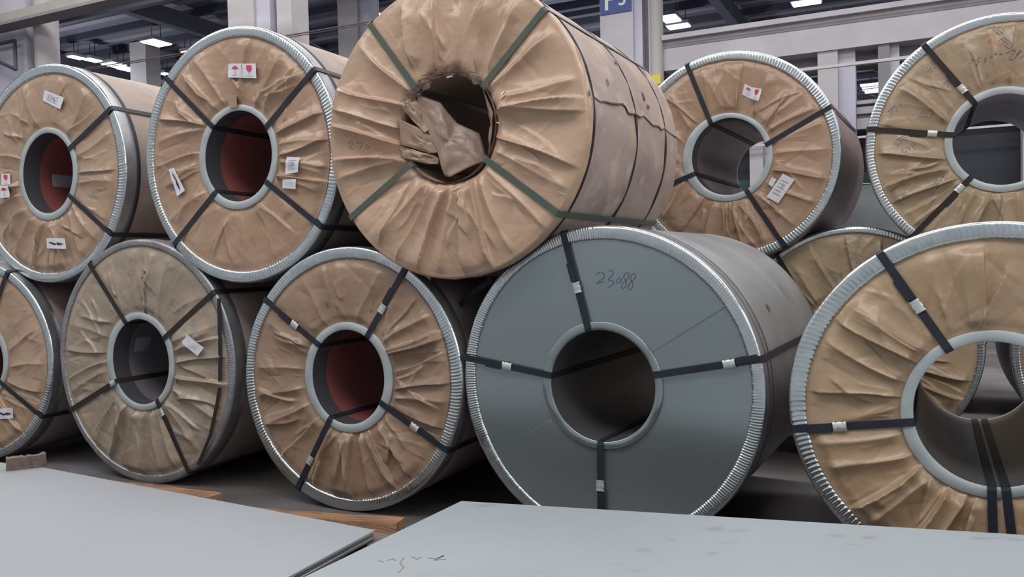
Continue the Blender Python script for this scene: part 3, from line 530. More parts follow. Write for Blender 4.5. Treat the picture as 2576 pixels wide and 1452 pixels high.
        grid('edging_flange', np.stack([s.polar(r2 + a, p2, y + 0 * p2)[:, 0] for a, y in prof], 1), opt.get('flangemat', 'galv_dull'), root)
        for yh in opt.get('hoops', []):
            s.hoop(root, yh, opt.get('hoopmat', 'strap'), opt.get('hoopw', .010))

    def hoop(s, root, yh, m, wd=.012, skew=0.0):
        n2 = 200; p2 = np.linspace(0, 2 * math.pi, n2, endpoint=False)[:, None]; r2 = s.rout(p2)
        yh = yh + skew * np.sin(p2)
        prof = [(-.003, -wd), (.0045, -wd), (.0045, wd), (-.003, wd)]
        grid('hoop_strap_or_crease', np.stack([s.polar(r2 + a, p2, y + yh)[:, 0] for a, y in prof], 1), m, root, smooth=False)

    def straps(s, root):
        m = s.opt.get('strapmat', 'strap')
        for i, (a, b, c) in enumerate(s.sp):
            pa, pb = math.atan2(a[1], a[0]), math.atan2(b[1], b[0])
            d = (b - a) / np.hypot(*(b - a)); side = (-d[1], 0, d[0])
            ta = (-math.sin(pa), 0, math.cos(pa)); tb = (-math.sin(pb), 0, math.cos(pb))
            ni = (-math.cos(pa), 0, -math.sin(pa)); no = (math.cos(pb), 0, math.sin(pb)); nf = (0, -1, 0)
            if np.dot(ta, side) < 0: ta = tuple(-v for v in ta)
            if np.dot(tb, side) < 0: tb = tuple(-v for v in tb)
            ra = s.rin(pa); rb = s.rout(pb)
            pt, wv, nn = [], [], []
            def add(r, ph, y, w_, n_):
                pt.append((r * math.cos(ph), y, r * math.sin(ph) + s.R)); wv.append(w_); nn.append(n_)
            for y in (s.W - .02, s.W * .5, .1, .0): add(ra - .004, pa, y, ta, ni)
            yf = -.0172
            pt.append((a[0] - d[0] * .004, yf + .004, a[1] - d[1] * .004 + s.R)); wv.append(side); nn.append(nf)
            for u in (.02, .25, .5, .75, .985):
                q = a + (b - a) * u
                pt.append((q[0], yf, q[1] + s.R)); wv.append(side); nn.append(nf)
            add(rb + .005, pb, -.008, tb, tuple((np.array(nf) + no) / 1.414)); add(rb + .0065, pb, .005, tb, no)
            for y in (.1, s.W * .6, s.W): add(rb + .0055, pb, y, tb, no)
            st = ribbon('strap', pt, wv, .029, .0018, nn, m, root)
            if c is not None:
                u = np.clip(np.dot(np.array(c) - a, b - a) / np.dot(b - a, b - a), .05, .95)
                q = a + (b - a) * u; o = (q[0], yf - .003, q[1] + s.R)
                L, w_ = .024, .0195; P = []
                for k in range(9):
                    v = -L + 2 * L * k / 8; ww = w_ * (1 - .16 * (k in (2, 6))); h = .003 * (1 + .5 * (k % 2))
                    c0 = np.array((o[0] + d[0] * v, o[1], o[2] + d[1] * v)); sv = np.array(side)
                    P.append([c0 - sv * ww, c0 - sv * ww * .9 + (0, -h, 0), c0 + sv * ww * .9 + (0, -h, 0), c0 + sv * ww])
                P = np.array(P).transpose(1, 0, 2)
                grid('seal', P, 'seal', st, closed=True, smooth=False, flip=True)
                # free tail of the band showing beside the seal
                e = q + np.array((-d[1], d[0])) * .008
                pts = [(e[0] + d[0] * v, yf - .0022, e[1] + d[1] * v + s.R) for v in (.03, .07, .115)]
                ribbon('strap_tail', pts, [side] * 3, .026, .0016, [nf] * 3, m, st)

    def patch(s, name, quad, m, parent, off=.002, n=8):
        q = [np.array(p) for p in quad]; u = np.linspace(0, 1, n)[:, None, None]; v = np.linspace(0, 1, n)[None, :, None]
        X = (q[0] * (1 - u) + q[1] * u) * (1 - v) + (q[3] * (1 - u) + q[2] * u) * v
        x, z = X[..., 0], X[..., 1]; y = s.face_y(x, z)
        y = .25 * y + .75 * y.min() - off
        return grid(name, s.P(x, y, z), m, parent, closed=False, flip=False), (q, y)

    def label(s, kind, quad, root):
        lb, (q, yg) = s.patch('sticker', quad, 'sticker', root)
        n = yg.shape[0]

        def at(u, v):
            p = (q[0] * (1 - u) + q[1] * u) * (1 - v) + (q[3] * (1 - u) + q[2] * u) * v
            gi, gj = min(u, .999) * (n - 1), min(v, .999) * (n - 1); i, j = int(gi), int(gj); a, b = gi - i, gj - j
            y = yg[i, j] * (1 - a) * (1 - b) + yg[i + 1, j] * a * (1 - b) + yg[i, j + 1] * (1 - a) * b + yg[i + 1, j + 1] * a * b
            return (p[0], y - .0022, p[1] + s.R)

        def poly(pts, m, nm='print'):
            c = np.mean(pts, 0); V = [at(*c)] + [at(*p) for p in pts]; k = len(pts)
            me = bpy.data.meshes.new(nm); me.from_pydata(V, [], [(0, i + 1, (i + 1) % k + 1) for i in range(k)]); me.update()
            finish(nm, me, m, lb)
        if kind == 'umbrella':
            poly([(.22, .40), (.35, .22), (.5, .16), (.66, .22), (.8, .40), (.62, .36), (.5, .42), (.38, .36)], 'red', 'umbrella_mark')
            poly([(.48, .4), (.53, .4), (.53, .72), (.48, .72)], 'pink_print', 'umbrella_stick')
            poly([(.30, .78), (.7, .78), (.7, .82), (.3, .82)], 'pink_print')
        elif kind == 'glass':
            poly([(.32, .12), (.68, .12), (.70, .35), (.62, .5), (.54, .58), (.46, .58), (.38, .5), (.30, .35)], 'red', 'glass_mark')
            poly([(.48, .56), (.53, .56), (.53, .74), (.48, .74)], 'pink_print', 'glass_stem')
            poly([(.25, .82), (.75, .82), (.75, .85), (.25, .85)], 'pink_print')
        elif kind == 'arrow':
            wide = np.hypot(*(q[1] - q[0])) > np.hypot(*(q[3] - q[0]))
            A = [(.10, .42), (.30, .38), (.32, .48), (.45, .55), (.62, .50), (.62, .40), (.92, .52), (.62, .66), (.62, .60), (.45, .66), (.25, .52)]
            poly(A if wide else [(v, u) for u, v in A], 'black', 'arrow_mark')
        elif kind == 'text':
            for k in range(5):
                v = .2 + .13 * k; poly([(.2, v), (.78 - .1 * (k % 2), v), (.78 - .1 * (k % 2), v + .035), (.2, v + .035)], 'grey_print', 'text_line')
            poly([(.45, .3), (.6, .3), (.6, .55), (.45, .5)], 'grey_print', 'text_block')
        else:
            for k in range(3):
                v = .3 + .15 * k; poly([(.2, v), (.75, v), (.75, v + .02), (.2, v + .02)], 'pink_print', 'text_line')

    def stroke_mesh(s, strokes, width, name, m, root, off=.0012, smooth_it=True):
        V, F = [], []
        for st in strokes:
            p = np.array(st, float)
            if smooth_it and len(p) > 2:
                for _ in range(2):
                    q = [p[0]]
                    for i in range(len(p) - 1): q += [p[i] * .75 + p[i + 1] * .25, p[i] * .25 + p[i + 1] * .75]
                    q.append(p[-1]); p = np.array(q)
            else:
                p = np.array([st[0], (np.array(st[0]) + st[-1]) / 2, st[-1]]) if len(p) == 2 else p
            t = np.gradient(p, axis=0); t /= np.linalg.norm(t, axis=1)[:, None] + 1e-9
            nrm = np.stack([-t[:, 1], t[:, 0]], 1) * width / 2
            a, b = p - nrm, p + nrm; base = len(V)
            y = s.face_y(p[:, 0], p[:, 1]) - off
            for i in range(len(p)):
                V += [(a[i, 0], y[i], a[i, 1] + s.R), (b[i, 0], y[i], b[i, 1] + s.R)]
                if i: F.append((base + 2 * i - 2, base + 2 * i - 1, base + 2 * i + 1, base + 2 * i))
        me = bpy.data.meshes.new(name); me.from_pydata(V, [], F); me.update()
        return finish(name, me, m, root)

    def ink(s, root):
        m = {'C6': 'ink', 'C3': 'pencil', 'C9': 'ink'}.get(s.key, 'ink')
        s.stroke_mesh(s.D['ink'], .0032 if s.key == 'C6' else .003, 'handwriting', m, root)

    def blob(s, pts, m, name='dirt_mark', parent=None):
        """irregular spot on the face: list of (x, z, rx, rz)"""
        V, F = [], []
        for x0, z0, rx, rz in pts:
            b = len(V); k = 12; a = np.linspace(0, 2 * math.pi, k, endpoint=False)
            r = s.rng.uniform(.6, 1.1, k); xs, zs = x0 + rx * r * np.cos(a), z0 + rz * r * np.sin(a)
            xs = np.append(xs, x0); zs = np.append(zs, z0); y = s.face_y(xs, zs) - .0012
            V += [(xs[i], y[i], zs[i] + s.R) for i in range(k + 1)]
            F += [(b + k, b + i, b + (i + 1) % k) for i in range(k)]
        me = bpy.data.meshes.new(name); me.from_pydata(V, [], F); me.update()
        return finish(name, me, m, parent or s.root)

    def shell(s, name, phis, ys, off, m, parent=None, inside=False):
        """patch lying on the barrel (or in the bore); phis (n,) at each y -> lower/upper angle pairs"""
        P = []
        for y, (p0, p1) in zip(ys, phis):
            a = np.linspace(p0, p1, 14); r = (s.rin(a) - off) if inside else (s.rout(a) + off)
            P.append(s.polar(r, a, y + 0 * a))
        return grid(name, np.array(P), m, parent or s.root, closed=False)


# ------------------------------------------------------------------ floor, roof, walls, columns
def slab(name, s0, s1, d0, d1, z0, z1, m):
    return struct(gbox(name, s0, s1, d0, d1, z0, z1, m))


slab('floor', -75, 30, -8, 62, -.30, -.012, 'floor')
slab('ceiling', -75, 30, 1.5, 62, 9.05, 9.25, 'roof')
slab('wall_back', -75, 30, 62, 62.4, 0, 9, 'dark')
slab('wall_left', -75.4, -75, 1.5, 62, 0, 9, 'dark')
slab('wall_right', 30, 30.4, 1.5, 62, 0, 9, 'dark')
roof = bpy.data.objects['ceiling']
for i in range(34):                                             # purlins along the rows
    d = 3.0 + i * 1.7
    gbox('purlin', -75, 30, d, d + .14, 8.83, 9.05, 'purlin', roof)
for i in range(34):
    d = 3.9 + i * 1.7
    gbox('roof_lath', -75, 30, d, d + .28, 9.0, 9.05, 'purlin_light', roof)
for i in range(13):                                             # rafters running away from the camera
    s_ = -70 + i * 7.2
    gbox('rafter', s_, s_ + .28, 2, 61, 8.35, 8.83, 'purlin', roof)
for i in range(7):
    d = 15 + i * 6.5
    gbox('truss_chord', -75, 30, d, d + .18, 8.0, 8.14, 'purlin', roof)
    ri = roof.matrix_basis.inverted(); V, F = [], []            # raking web bars of each truss, joined
    for k in range(26):
        s0 = -52 + k * 2.6
        za, zb = (8.85, 8.1) if k % 2 else (8.1, 8.85)
        n0 = len(V)
        for ss, zz in ((s0, za), (s0 + 1.3, zb)):
            for dx, dy in ((-.05, -.04), (.05, -.04), (.05, .04), (-.05, .04)):
                V.append(tuple(ri @ Vector(W(ss + dx, d + .1 + dy, zz))))
        F += [tuple(n0 + v for v in f) for f in ((0, 1, 5, 4), (1, 2, 6, 5), (2, 3, 7, 6), (3, 0, 4, 7))]
    me = bpy.data.meshes.new('truss_web'); me.from_pydata(V, [], F); me.update()
    o = finish('truss_web', me, 'purlin_light', roof); o['kind'] = 'stuff'

# girder, columns and the wall beyond the coils on the right
def column(s0, s1, d0, d1, z1, m='concrete', name='column', z0=-.012):
    return struct(gbox(name, s0, s1, d0, d1, z0, z1, m))


c = column(-6.13, -5.40, 17.0, 17.6, 9.0)
gbox('flute', -5.40, -5.22, 17.06, 17.5, 0, 9, 'violet_grey', c)
gbox('flute', -5.22, -5.10, 17.22, 17.5, 0, 9, 'concrete_shade', c)
gbox('flute', -5.10, -4.98, 17.10, 17.5, 0, 9, 'violet_grey', c)
p = empty('drain_pipe', W(-4.88, 16.96, 0)); tag(p, 'cream vertical pipe running down the right side of the column with the blue sign', 'pipe')
loc0 = np.array([0, 0, 0.0])
tube('pipe_run', [(0, 0, -.01), (0, 0, 4.5), (0, 0, 8.8)], .135, 'cream', p, 14)
for zz in (2.2, 4.6, 7.0):
    tube('pipe_collar', [(0, 0, zz - .06), (0, 0, zz + .06)], .155, 'cream', p, 14)

sign = empty('column_sign', W(-5.77, 16.985, 6.50), -YAW); tag(sign, 'blue sign with pale letter and number 5 on the white column', 'sign')
hexa('sign_plate', [(-.345, -.012, 0), (.345, -.012, .0), (.345, .012, .0), (-.345, .012, 0), (-.345, -.012, .62), (.345, -.012, .62), (.345, .012, .62), (-.345, .012, .62)], 'sign_blue', sign)


def letter(txt, x, z, size, m, parent, ry=0.0, y=-.016, name='letter'):
    c = bpy.data.curves.new(name, 'FONT'); c.body = txt; c.size = size; c.extrude = .002; c.offset = .006
    t = bpy.data.objects.new('tmp', c); COL.objects.link(t); bpy.context.view_layer.update()
    me = bpy.data.meshes.new_from_object(t.evaluated_get(bpy.context.evaluated_depsgraph_get())); bpy.data.objects.remove(t)
    me.materials.clear(); o = finish(name, me, m, parent)
    o.location = (x, y, z); o.rotation_euler = (math.radians(90), 0, 0); return o


letter('F', -.275, .09, .62, 'sign_letter', sign)
letter('5', .06, .15, .36, 'sign_letter', sign)
for k, (x, z) in enumerate(((-.32, .03), (.32, .03), (-.32, .59), (.32, .59))):
    tube('screw', [(x, -.012, z), (x, -.018, z)], .009, 'seal', sign, 8)

g = struct(gbox('crane_girder', -4.76, 12, 17.0, 17.45, 5.16, 5.86, 'concrete'))
gbox('girder_lip', -4.76, 12, 16.86, 17.0, 5.76, 5.86, 'concrete', g)
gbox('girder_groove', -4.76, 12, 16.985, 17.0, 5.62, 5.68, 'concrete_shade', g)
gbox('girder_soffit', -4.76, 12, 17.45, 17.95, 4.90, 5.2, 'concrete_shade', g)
gbox('crane_rail', -4.76, 12, 17.12, 17.2, 5.86, 5.93, 'purlin', g)
w_ = struct(gbox('wall_far_right', -4.7, 12, 17.5, 17.7, 3.90, 4.23, 'concrete_shade'))
gbox('sill', -4.7, 12, 17.38, 17.72, 4.15, 4.22, 'concrete', w_)
gbox('panel_strip', -4.7, 12, 17.42, 17.52, 3.97, 4.10, 'concrete', w_)
gbox('panel_strip', -4.7, 12, 17.42, 17.6, 3.68, 3.885, 'concrete', w_)
gbox('slot', -4.7, 12, 17.58, 17.7, 3.885, 3.97, 'dark', w_)
gbox('upper_opening', -4.7, 12, 17.75, 17.8, 2.85, 3.68, 'dark', w_)
gbox('dado', -4.7, .45, 17.6, 17.8, 0, 2.86, 'green', w_)
gbox('doorway_back', .5, 12, 17.6, 17.8, 0, 3.42, 'dark', w_)
for s0, s1, m1 in ((-1.76, -1.40, 'concrete'), (-.70, -.50, 'concrete_shade'), (-3.06, -2.80, 'concrete'), (1.60, 1.95, 'concrete'), (3.8, 4.2, 'concrete')):
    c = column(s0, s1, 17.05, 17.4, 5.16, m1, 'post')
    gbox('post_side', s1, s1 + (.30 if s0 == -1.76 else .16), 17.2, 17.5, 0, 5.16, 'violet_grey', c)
for k in range(6):                                              # thin louvre blades in the high window
    gbox('louvre', -1.1, 12, 17.7, 17.78, 4.27 + .11 * k, 4.275 + .11 * k, 'concrete_shade', w_)
r = gbox('guard_rail', -4.0, 6, 13.97, 14.03, 4.19, 4.235, 'white_rail'); tag(r, 'thin pale rail crossing in front of the far windows', 'rail')
r = gbox('low_rail', -4.5, 6, 16.9, 16.95, 3.44, 3.48, 'white_rail'); tag(r, 'thin pale rail seen low through the bores of the right coils', 'rail')

# left side columns and the long beam across the top left corner
c = column(-9.84, -9.30, 10.0, 10.6, 9.0)
gbox('flute', -9.30, -9.02, 10.05, 10.5, 0, 9, 'violet_grey', c)
gbox('flute', -9.02, -8.93, 10.25, 10.5, 0, 9, 'concrete_shade', c)
gbox('flute', -8.93, -8.64, 10.1, 10.5, 0, 9, 'concrete', c)
c = column(-13.84, -13.2, 18.0, 18.6, 9.0)
gbox('flute', -13.2, -12.86, 18.12, 18.5, 0, 9, 'violet_grey', c)
column(-23.96, -23.2, 19.8, 20.4, 9.0)
c = column(-15.6, -14.0, 9.45, 9.9, 9.0, 'violet_grey')
gbox('flute', -14.0, -13.9, 9.6, 9.9, 0, 9, 'concrete_shade', c)
tube('corner_pipe', [np.array((.0, 0, 0)), np.array((0, 0, 9.0))], .20, 'concrete', None, 14).location = W(-13.68, 9.6, 0)
struct(bpy.data.objects['corner_pipe'])
br = empty('wall_bracket', W(-14.35, 9.3, 5.0), -YAW); tag(br, 'small dark triangular steel bracket on the column at the top left', 'bracket')
for a, b in (((-.45, 0, .32), (.25, 0, .32)), ((.25, 0, .34), (.25, 0, -.18)), ((-.45, 0, .12), (.25, 0, -.18))):
    tube('bracket_bar', [a, b], .03, 'purlin', br, 6)
b_ = struct(gbox('roof_beam', -22, 0, 9.0, 9.32, 5.55, 5.69, 'beam'))
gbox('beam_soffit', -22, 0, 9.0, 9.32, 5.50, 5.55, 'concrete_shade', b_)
sl = empty('roof_wire', W(-15.6, 10, 4.93)); 
wp = [np.array(W(s_, 10, z)) - np.array(W(-15.6, 10, 4.93)) for s_, z in ((-22, 5.05), (-15.6, 4.93), (-13, 4.86), (-10, 4.81), (-7.1, 4.785), (-2, 4.8))]
tube('wire_strand', wp, .011, 'wire', sl, 5)
tube('wire_strand', [q + np.array((0, 0, -.03)) for q in wp], .008, 'wire', sl, 5)
tag(sl, 'thin rusty wire sagging across the hall above the left coils', 'wire')
gbox('plastic_tag', -4.96, -4.78, 16.79, 16.81, 4.87, 5.06, 'yellow', p)

# glowing panels under the dark roof
LP = [(-23.25, 20.3, 0.62, 0.75, 'large glowing roof panel left of the second upper coil'),
      (-27.2, 20.2, 0.3, 0.5, 'leftmost glowing panel of the row low on the roof'),
      (-27.05, 20.75, 0.36, 0.5, 'second glowing panel of the row low on the roof'),
      (-27.0, 21.6, 0.62, 0.6, 'long glowing panel in the middle of the low roof row'),
      (-27.15, 22.3, 0.5, 0.6, 'glowing panel touching the distant column'),
      (-27.15, 23.3, 0.22, 0.4, 'small glowing panel just right of the distant column'),
      (-26.6, 23.6, 0.3, 0.3, 'tiny glowing panel beside the rim of the second upper coil'),
      (-23.3, 21.7, 0.4, 0.25, 'thin glowing panel above the rim of the second upper coil'),
      (-15.1, 20.3, 0.4, 0.7, 'upper glowing panel left of the big paper wrapped coil'),
      (-15.2, 21.3, 0.65, 0.7, 'lower glowing panel left of the big paper wrapped coil'),
      (-7.2, 26.6, 0.5, 0.8, 'upper glowing panel right of the cream pipe'),
      (-7.2, 27.6, 0.7, 0.45, 'lower glowing panel right of the cream pipe'),
      (-3.1, 27.1, 0.8, 0.5, 'glowing panel high above the concrete girder')]
for s_, d, ws, wd, lab in LP:
    s_, d, ws, wd = s_ * .9098, d * .9098, ws * .91, wd * .91
    o = empty('roof_light', W(s_, d, 8.30), -YAW); tag(o, lab, 'light', 'glowing panels under the dark roof')
    hexa('diffuser', [(-ws / 2, -wd / 2, 0), (ws / 2, -wd / 2, 0), (ws / 2, wd / 2, 0), (-ws / 2, wd / 2, 0), (-ws / 2, -wd / 2, .03), (ws / 2, -wd / 2, .03), (ws / 2, wd / 2, .03), (-ws / 2, wd / 2, .03)], 'lamp', o)
    a, b = ws / 2 + .04, wd / 2 + .04
    hexa('housing', [(-a, -b, .03), (a, -b, .03), (a, b, .03), (-a, b, .03), (-a, -b, .12), (a, -b, .12), (a, b, .12), (-a, b, .12)], 'purlin_light', o)
    for x_ in (-a * .6, a * .6): tube('hanger', [(x_, 0, .12), (x_, 0, .60)], .012, 'purlin', o, 5)
for i, (s_, d, z, ws, m_) in enumerate(((-2.09, 32.4, 8.3, .75, 'lamp_dim'), (-2.04, 33.7, 8.3, .7, 'lamp_dim'), (-1.87, 37.7, 8.3, .7, 'lamp'), (-1.85, 38.55, 8.3, .7, 'lamp'), (-1.82, 39.35, 8.3, .65, 'lamp'))):
    o = empty('window_light', W(s_, d, z), -YAW)
    tag(o, ['upper dim strip light seen through the high window', 'lower dim strip light seen through the high window', 'top strip light of three bright ones in the window', 'middle strip light of three bright ones in the window', 'bottom strip light of three bright ones in the window'][i], 'light', 'strip lights behind the window')
    hexa('diffuser', [(-ws / 2, -.24, 0), (ws / 2, -.24, 0), (ws / 2, .24, 0), (-ws / 2, .24, 0), (-ws / 2, -.24, .03), (ws / 2, -.24, .03), (ws / 2, .24, .03), (-ws / 2, .24, .03)], m_, o)
    hexa('housing', [(-ws / 2, -.26, .03), (ws / 2, -.26, .03), (ws / 2, .26, .03), (-ws / 2, .26, .03), (-ws / 2, -.26, .12), (ws / 2, -.26, .12), (ws / 2, .26, .12), (-ws / 2, .26, .12)], 'purlin', o)
    tube('hanger', [(0, 0, .12), (0, 0, .60)], .012, 'purlin', o, 5)

# ------------------------------------------------------------------ the coils
FG = 'steel coils of the front stack'; BG = 'steel coils of the rear stack'
COIL['C12'] = dict(c=[0, 0, .70], yaw=.4585, R=[.69, 0, 0, 0, 0], ring=[.285, 0, 0, 0, 0], inn=[.247, 0, 0, 0, 0], straps=[((-.2, .15), (-.55, .42), None)], creases=[], labels=[], ink=[], seams=[])
q = W(1.135, 5.44, .678); COIL['C12']['c'] = list(q)
COIL['C13'] = dict(COIL['C12']); q = W(-1.83, 5.42, .69); COIL['C13']['c'] = list(q); COIL['C13']['straps'] = []
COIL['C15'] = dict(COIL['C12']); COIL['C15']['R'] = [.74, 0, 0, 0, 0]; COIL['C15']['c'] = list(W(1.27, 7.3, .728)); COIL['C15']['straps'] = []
COIL['C14'] = dict(COIL['C12']); COIL['C14']['R'] = [.92, 0, 0, 0, 0]; q = W(-.40, 7.35, .92 - .012); COIL['C14']['c'] = list(q); COIL['C14']['straps'] = []

k1 = Coil('C1', 'steel_coil', 'paper faced coil with galvanised rim, leftmost of the upper row', 1.30, 'kraft_pale', 'side_dusty', 'core_red', FG,
          dict(crimps=240, hoops=[.088], ph0=2.0, ring_w=.060, pleat=1.0))
k2 = Coil('C2', 'steel_coil', 'orange brown paper faced coil with red print stickers at top, second in the upper row', 1.30, 'kraft_warm', 'side_dusty', 'core_red', FG,
          dict(crimps=230, hoops=[.088], ph0=.6, ring_w=.058, crimp_amp=.0048))
k3 = Coil('C3', 'steel_coil', 'big coil wrapped wholly in tan paper with green straps and a torn mouth', 1.34, 'kraft_big', 'side_paper', 'core_paper', FG,
          dict(bare=True, extra=22, crumple=90, strapmat='strap_green', pleat=1.15))
k4 = Coil('C4', 'steel_coil', 'dirty olive paper faced coil with dull rim and loose strap, second in the lower row', 1.30, 'kraft_dirty', 'side_brown', 'core_grey', FG,
          dict(crimps=330, ring_w=.044, crimp_amp=.003, edgemat='galv_dull', strapmat='strap_brown', extra=24))
k5 = Coil('C5', 'steel_coil', 'dull brown paper faced coil with four sealed straps, left of the bare steel faced coil', 1.35, 'kraft_dull', 'side_brown', 'core_red', FG,
          dict(crimps=250, ph0=1.5, ring_w=.060))
k6 = Coil('C6', 'steel_coil', 'bare blue grey steel faced coil with number 23088 written on it', 1.48, 'face_steel', 'side_steel', 'core_black', FG,
          dict(flat=True, crimps=360, ring_w=.056, ph0=3.4, flange=.115, hoops=[.06, .128], hoopmat='ring_inside', hoopw=.003, ringmat='face_steel', crimp_amp=.0042, sleeve='core_black'))  # thin dark hoops here paint the shaded creases near the rim
k10 = Coil('C10', 'steel_coil', 'nearest coil at the right with brown paper face and open bore showing coils behind', 1.33, 'kraft_back', 'side_brown', 'core_black', FG,
           dict(crimps=215, ring_w=.062, ph0=.2, crimp_amp=.005, sleeve='core_black', edgemat='galv'))
k0 = Coil('C0', 'steel_coil', 'paper faced coil cut off by the left edge in the lower row', 1.3, 'kraft_pale', 'side_brown', 'core_red', FG,
          dict(crimps=230, ring_w=.052, ph0=4))
k8 = Coil('C8', 'steel_coil', 'orange brown paper faced coil behind the big wrapped one, with a see-through bore', 1.18, 'kraft_warm', 'side_rust', 'core_mauve', BG,
          dict(crimps=215, ring_w=.056, ph0=5.2, crimp_amp=.0055))
k9 = Coil('C9', 'steel_coil', 'yellowish paper faced coil with blue print, upper right corner of the rear stack', 1.0, 'kraft_yellow', 'side_steel', 'core_light', BG,
          dict(crimps=230, ring_w=.050, strapmat='strap_brown', ph0=1.1, sleeve='core_light'))
k11 = Coil('C11', 'steel_coil', 'yellowish paper faced coil half hidden under the two upper rear coils', 1.2, 'kraft_yellow', 'side_steel', 'core_black', BG,
           dict(crimps=260, ring_w=.040, crimp_amp=.003, strapmat='strap_brown'))
k12 = Coil('C12', 'steel_coil', 'paper faced coil glimpsed at the right through the bore of the nearest coil', 1.2, 'kraft_dull', 'side_steel', 'core_black', BG,
           dict(crimps=260, ring_w=.05))
k13 = Coil('C13', 'steel_coil', 'paper faced rear coil hidden behind the bare steel faced coil', 1.2, 'kraft_dull', 'side_steel', 'core_black', BG, dict(crimps=200))
k14 = Coil('C14', 'steel_coil', 'bare grey steel coil with a rust spot, seen between the two upper rear coils', 1.1, 'side_steel', 'side_steel', 'core_black', 'bare coil behind the rear stack', dict(flat=True, crimps=200, ring_w=.012, crimp_amp=.0, edgemat='side_steel', flangemat='side_steel'))

k15 = Coil('C15', 'steel_coil', 'bare coil coloured dark brown for the shade of the stack, seen through the bore of the nearest coil', 1.1, 'coil_shade', 'coil_shade', 'core_black', 'bare coil behind the rear stack', dict(flat=True, crimps=200, ring_w=.012, crimp_amp=.0, edgemat='coil_shade', flangemat='coil_shade'))

# the big wrapped coil: hoops, torn outer sheet, paper flaps in the mouth
for yh, sk in ((.083, .004), (.642, -.004), (1.117, .004)):
    k3.hoop(k3.root, yh, 'strap', .0055, sk)
ty = np.array([.095, .16, .22, .294, .40, .457, .50, .524, .58, .642, .70, .766, .83, .897, .95, 1.0, 1.05, 1.099, 1.17, 1.25, 1.33])
tp = np.array([.118, .108, .124, .132, .15, .165, .155, .118, .122, .136, .125, .147, .128, .105, .112, .118, .10, .122, .104, .095, .09])
k3.shell('torn_outer_sheet', [(a, 2.9) for a in tp], ty, .0042, 'side_paper')
k3.shell('tear_edge', [(a - .006, a + .004) for a in tp], ty, .0052, 'stain_dark')
V, F = [], []
for (ph, yy, a, b) in ((.277, .308, .020, .008), (.313, .84, .028, .012), (.127, .027, .014, .01), (.66, 1.17, .05, .01), (.24, .87, .012, .02), (.52, .60, .01, .02)):
    n0 = len(V)
    for k in range(10):
        t = k * math.pi / 5; rr = 1 + .3 * math.sin(k * 2.3); pp = ph + a / .7 * math.sin(t) * rr
        r_ = float(k3.rout(pp)) + .0075; V.append((r_ * math.cos(pp), yy + b * math.cos(t) * rr, r_ * math.sin(pp) + k3.R))
    F.append(tuple(range(n0, n0 + 10)))
me = bpy.data.meshes.new('hole_mark'); me.from_pydata(V, [], F); me.update(); finish('hole_mark', me, 'stain_dark', k3.root)


def flap(name, pts, ys, m, coil, curl=.02, wid=None):
    """crumpled paper tongue: outline fanned from its middle, with bent depth"""
    pts = np.array(pts, float); n = len(pts); c = pts.mean(0); rings = [1.0, .72, .42, .12]; V = []
    for k, r in enumerate(rings):
        for i in range(n):
            p = c + (pts[i] - c) * r; y = ys[i] * r + np.mean(ys) * (1 - r) - curl * (1 - r) + .006 * math.sin(i * 2.1 + k * 1.7)
            V.append((p[0], y, p[1] + coil.R))
    F = []
    for k in range(len(rings) - 1):
        for i in range(n):
            j = (i + 1) % n; F.append((k * n + i, k * n + j, (k + 1) * n + j, (k + 1) * n + i))
    F.append(tuple((len(rings) - 1) * n + i for i in range(n)))
    me = bpy.data.meshes.new(name); me.from_pydata(V, [], F); me.update()
    o = finish(name, me, m, coil.root, True)
    sb = o.modifiers.new('soft', 'SUBSURF'); sb.levels = 2; sb.render_levels = 2; sb.subdivision_type = 'SIMPLE'
    tx = bpy.data.textures.get('crumple') or bpy.data.textures.new('crumple', 'CLOUDS'); tx.noise_scale = .05
    dp = o.modifiers.new('crumple', 'DISPLACE'); dp.texture = tx; dp.strength = .02; dp.mid_level = .5
    sm = o.modifiers.new('thickness', 'SOLIDIFY'); sm.thickness = .002
    return o


flap('paper_flap', [(-.182, .183), (-.079, .139), (-.017, .042), (.082, -.008), (.13, -.146), (.088, -.161), (-.02, -.217), (-.052, -.21), (-.091, -.088), (-.152, .055)],
     [.02, .06, .12, .15, .13, .10, .04, .04, .05, .02], 'kraft_inner', k3, .02)
flap('paper_flap', [(-.26, .20), (-.142, .159), (-.108, .025), (-.136, -.005), (-.248, .116)], [.005, .05, .06, .01, -.01], 'kraft_dull', k3)
flap('paper_flap', [(-.27, .075), (-.15, .01), (-.085, -.055), (-.08, -.095), (-.12, -.10), (-.26, -.05)], [-.005, .01, .06, .05, .02, .0], 'kraft_dull', k3)
flap('paper_flap', [(-.27, -.057), (-.13, -.10), (-.088, -.12), (-.088, -.148), (-.13, -.15), (-.25, -.115)], [-.005, .02, .06, .05, .02, .0], 'kraft_dull', k3)
flap('paper_flap', [(.191, .164), (.236, .054), (.238, -.034), (.21, -.137), (.189, -.091), (.181, .094)], [.0, -.004, -.004, .0, .09, .09], 'core_paper', k3, 0)
rng = np.random.RandomState(5)
V, F = [], []
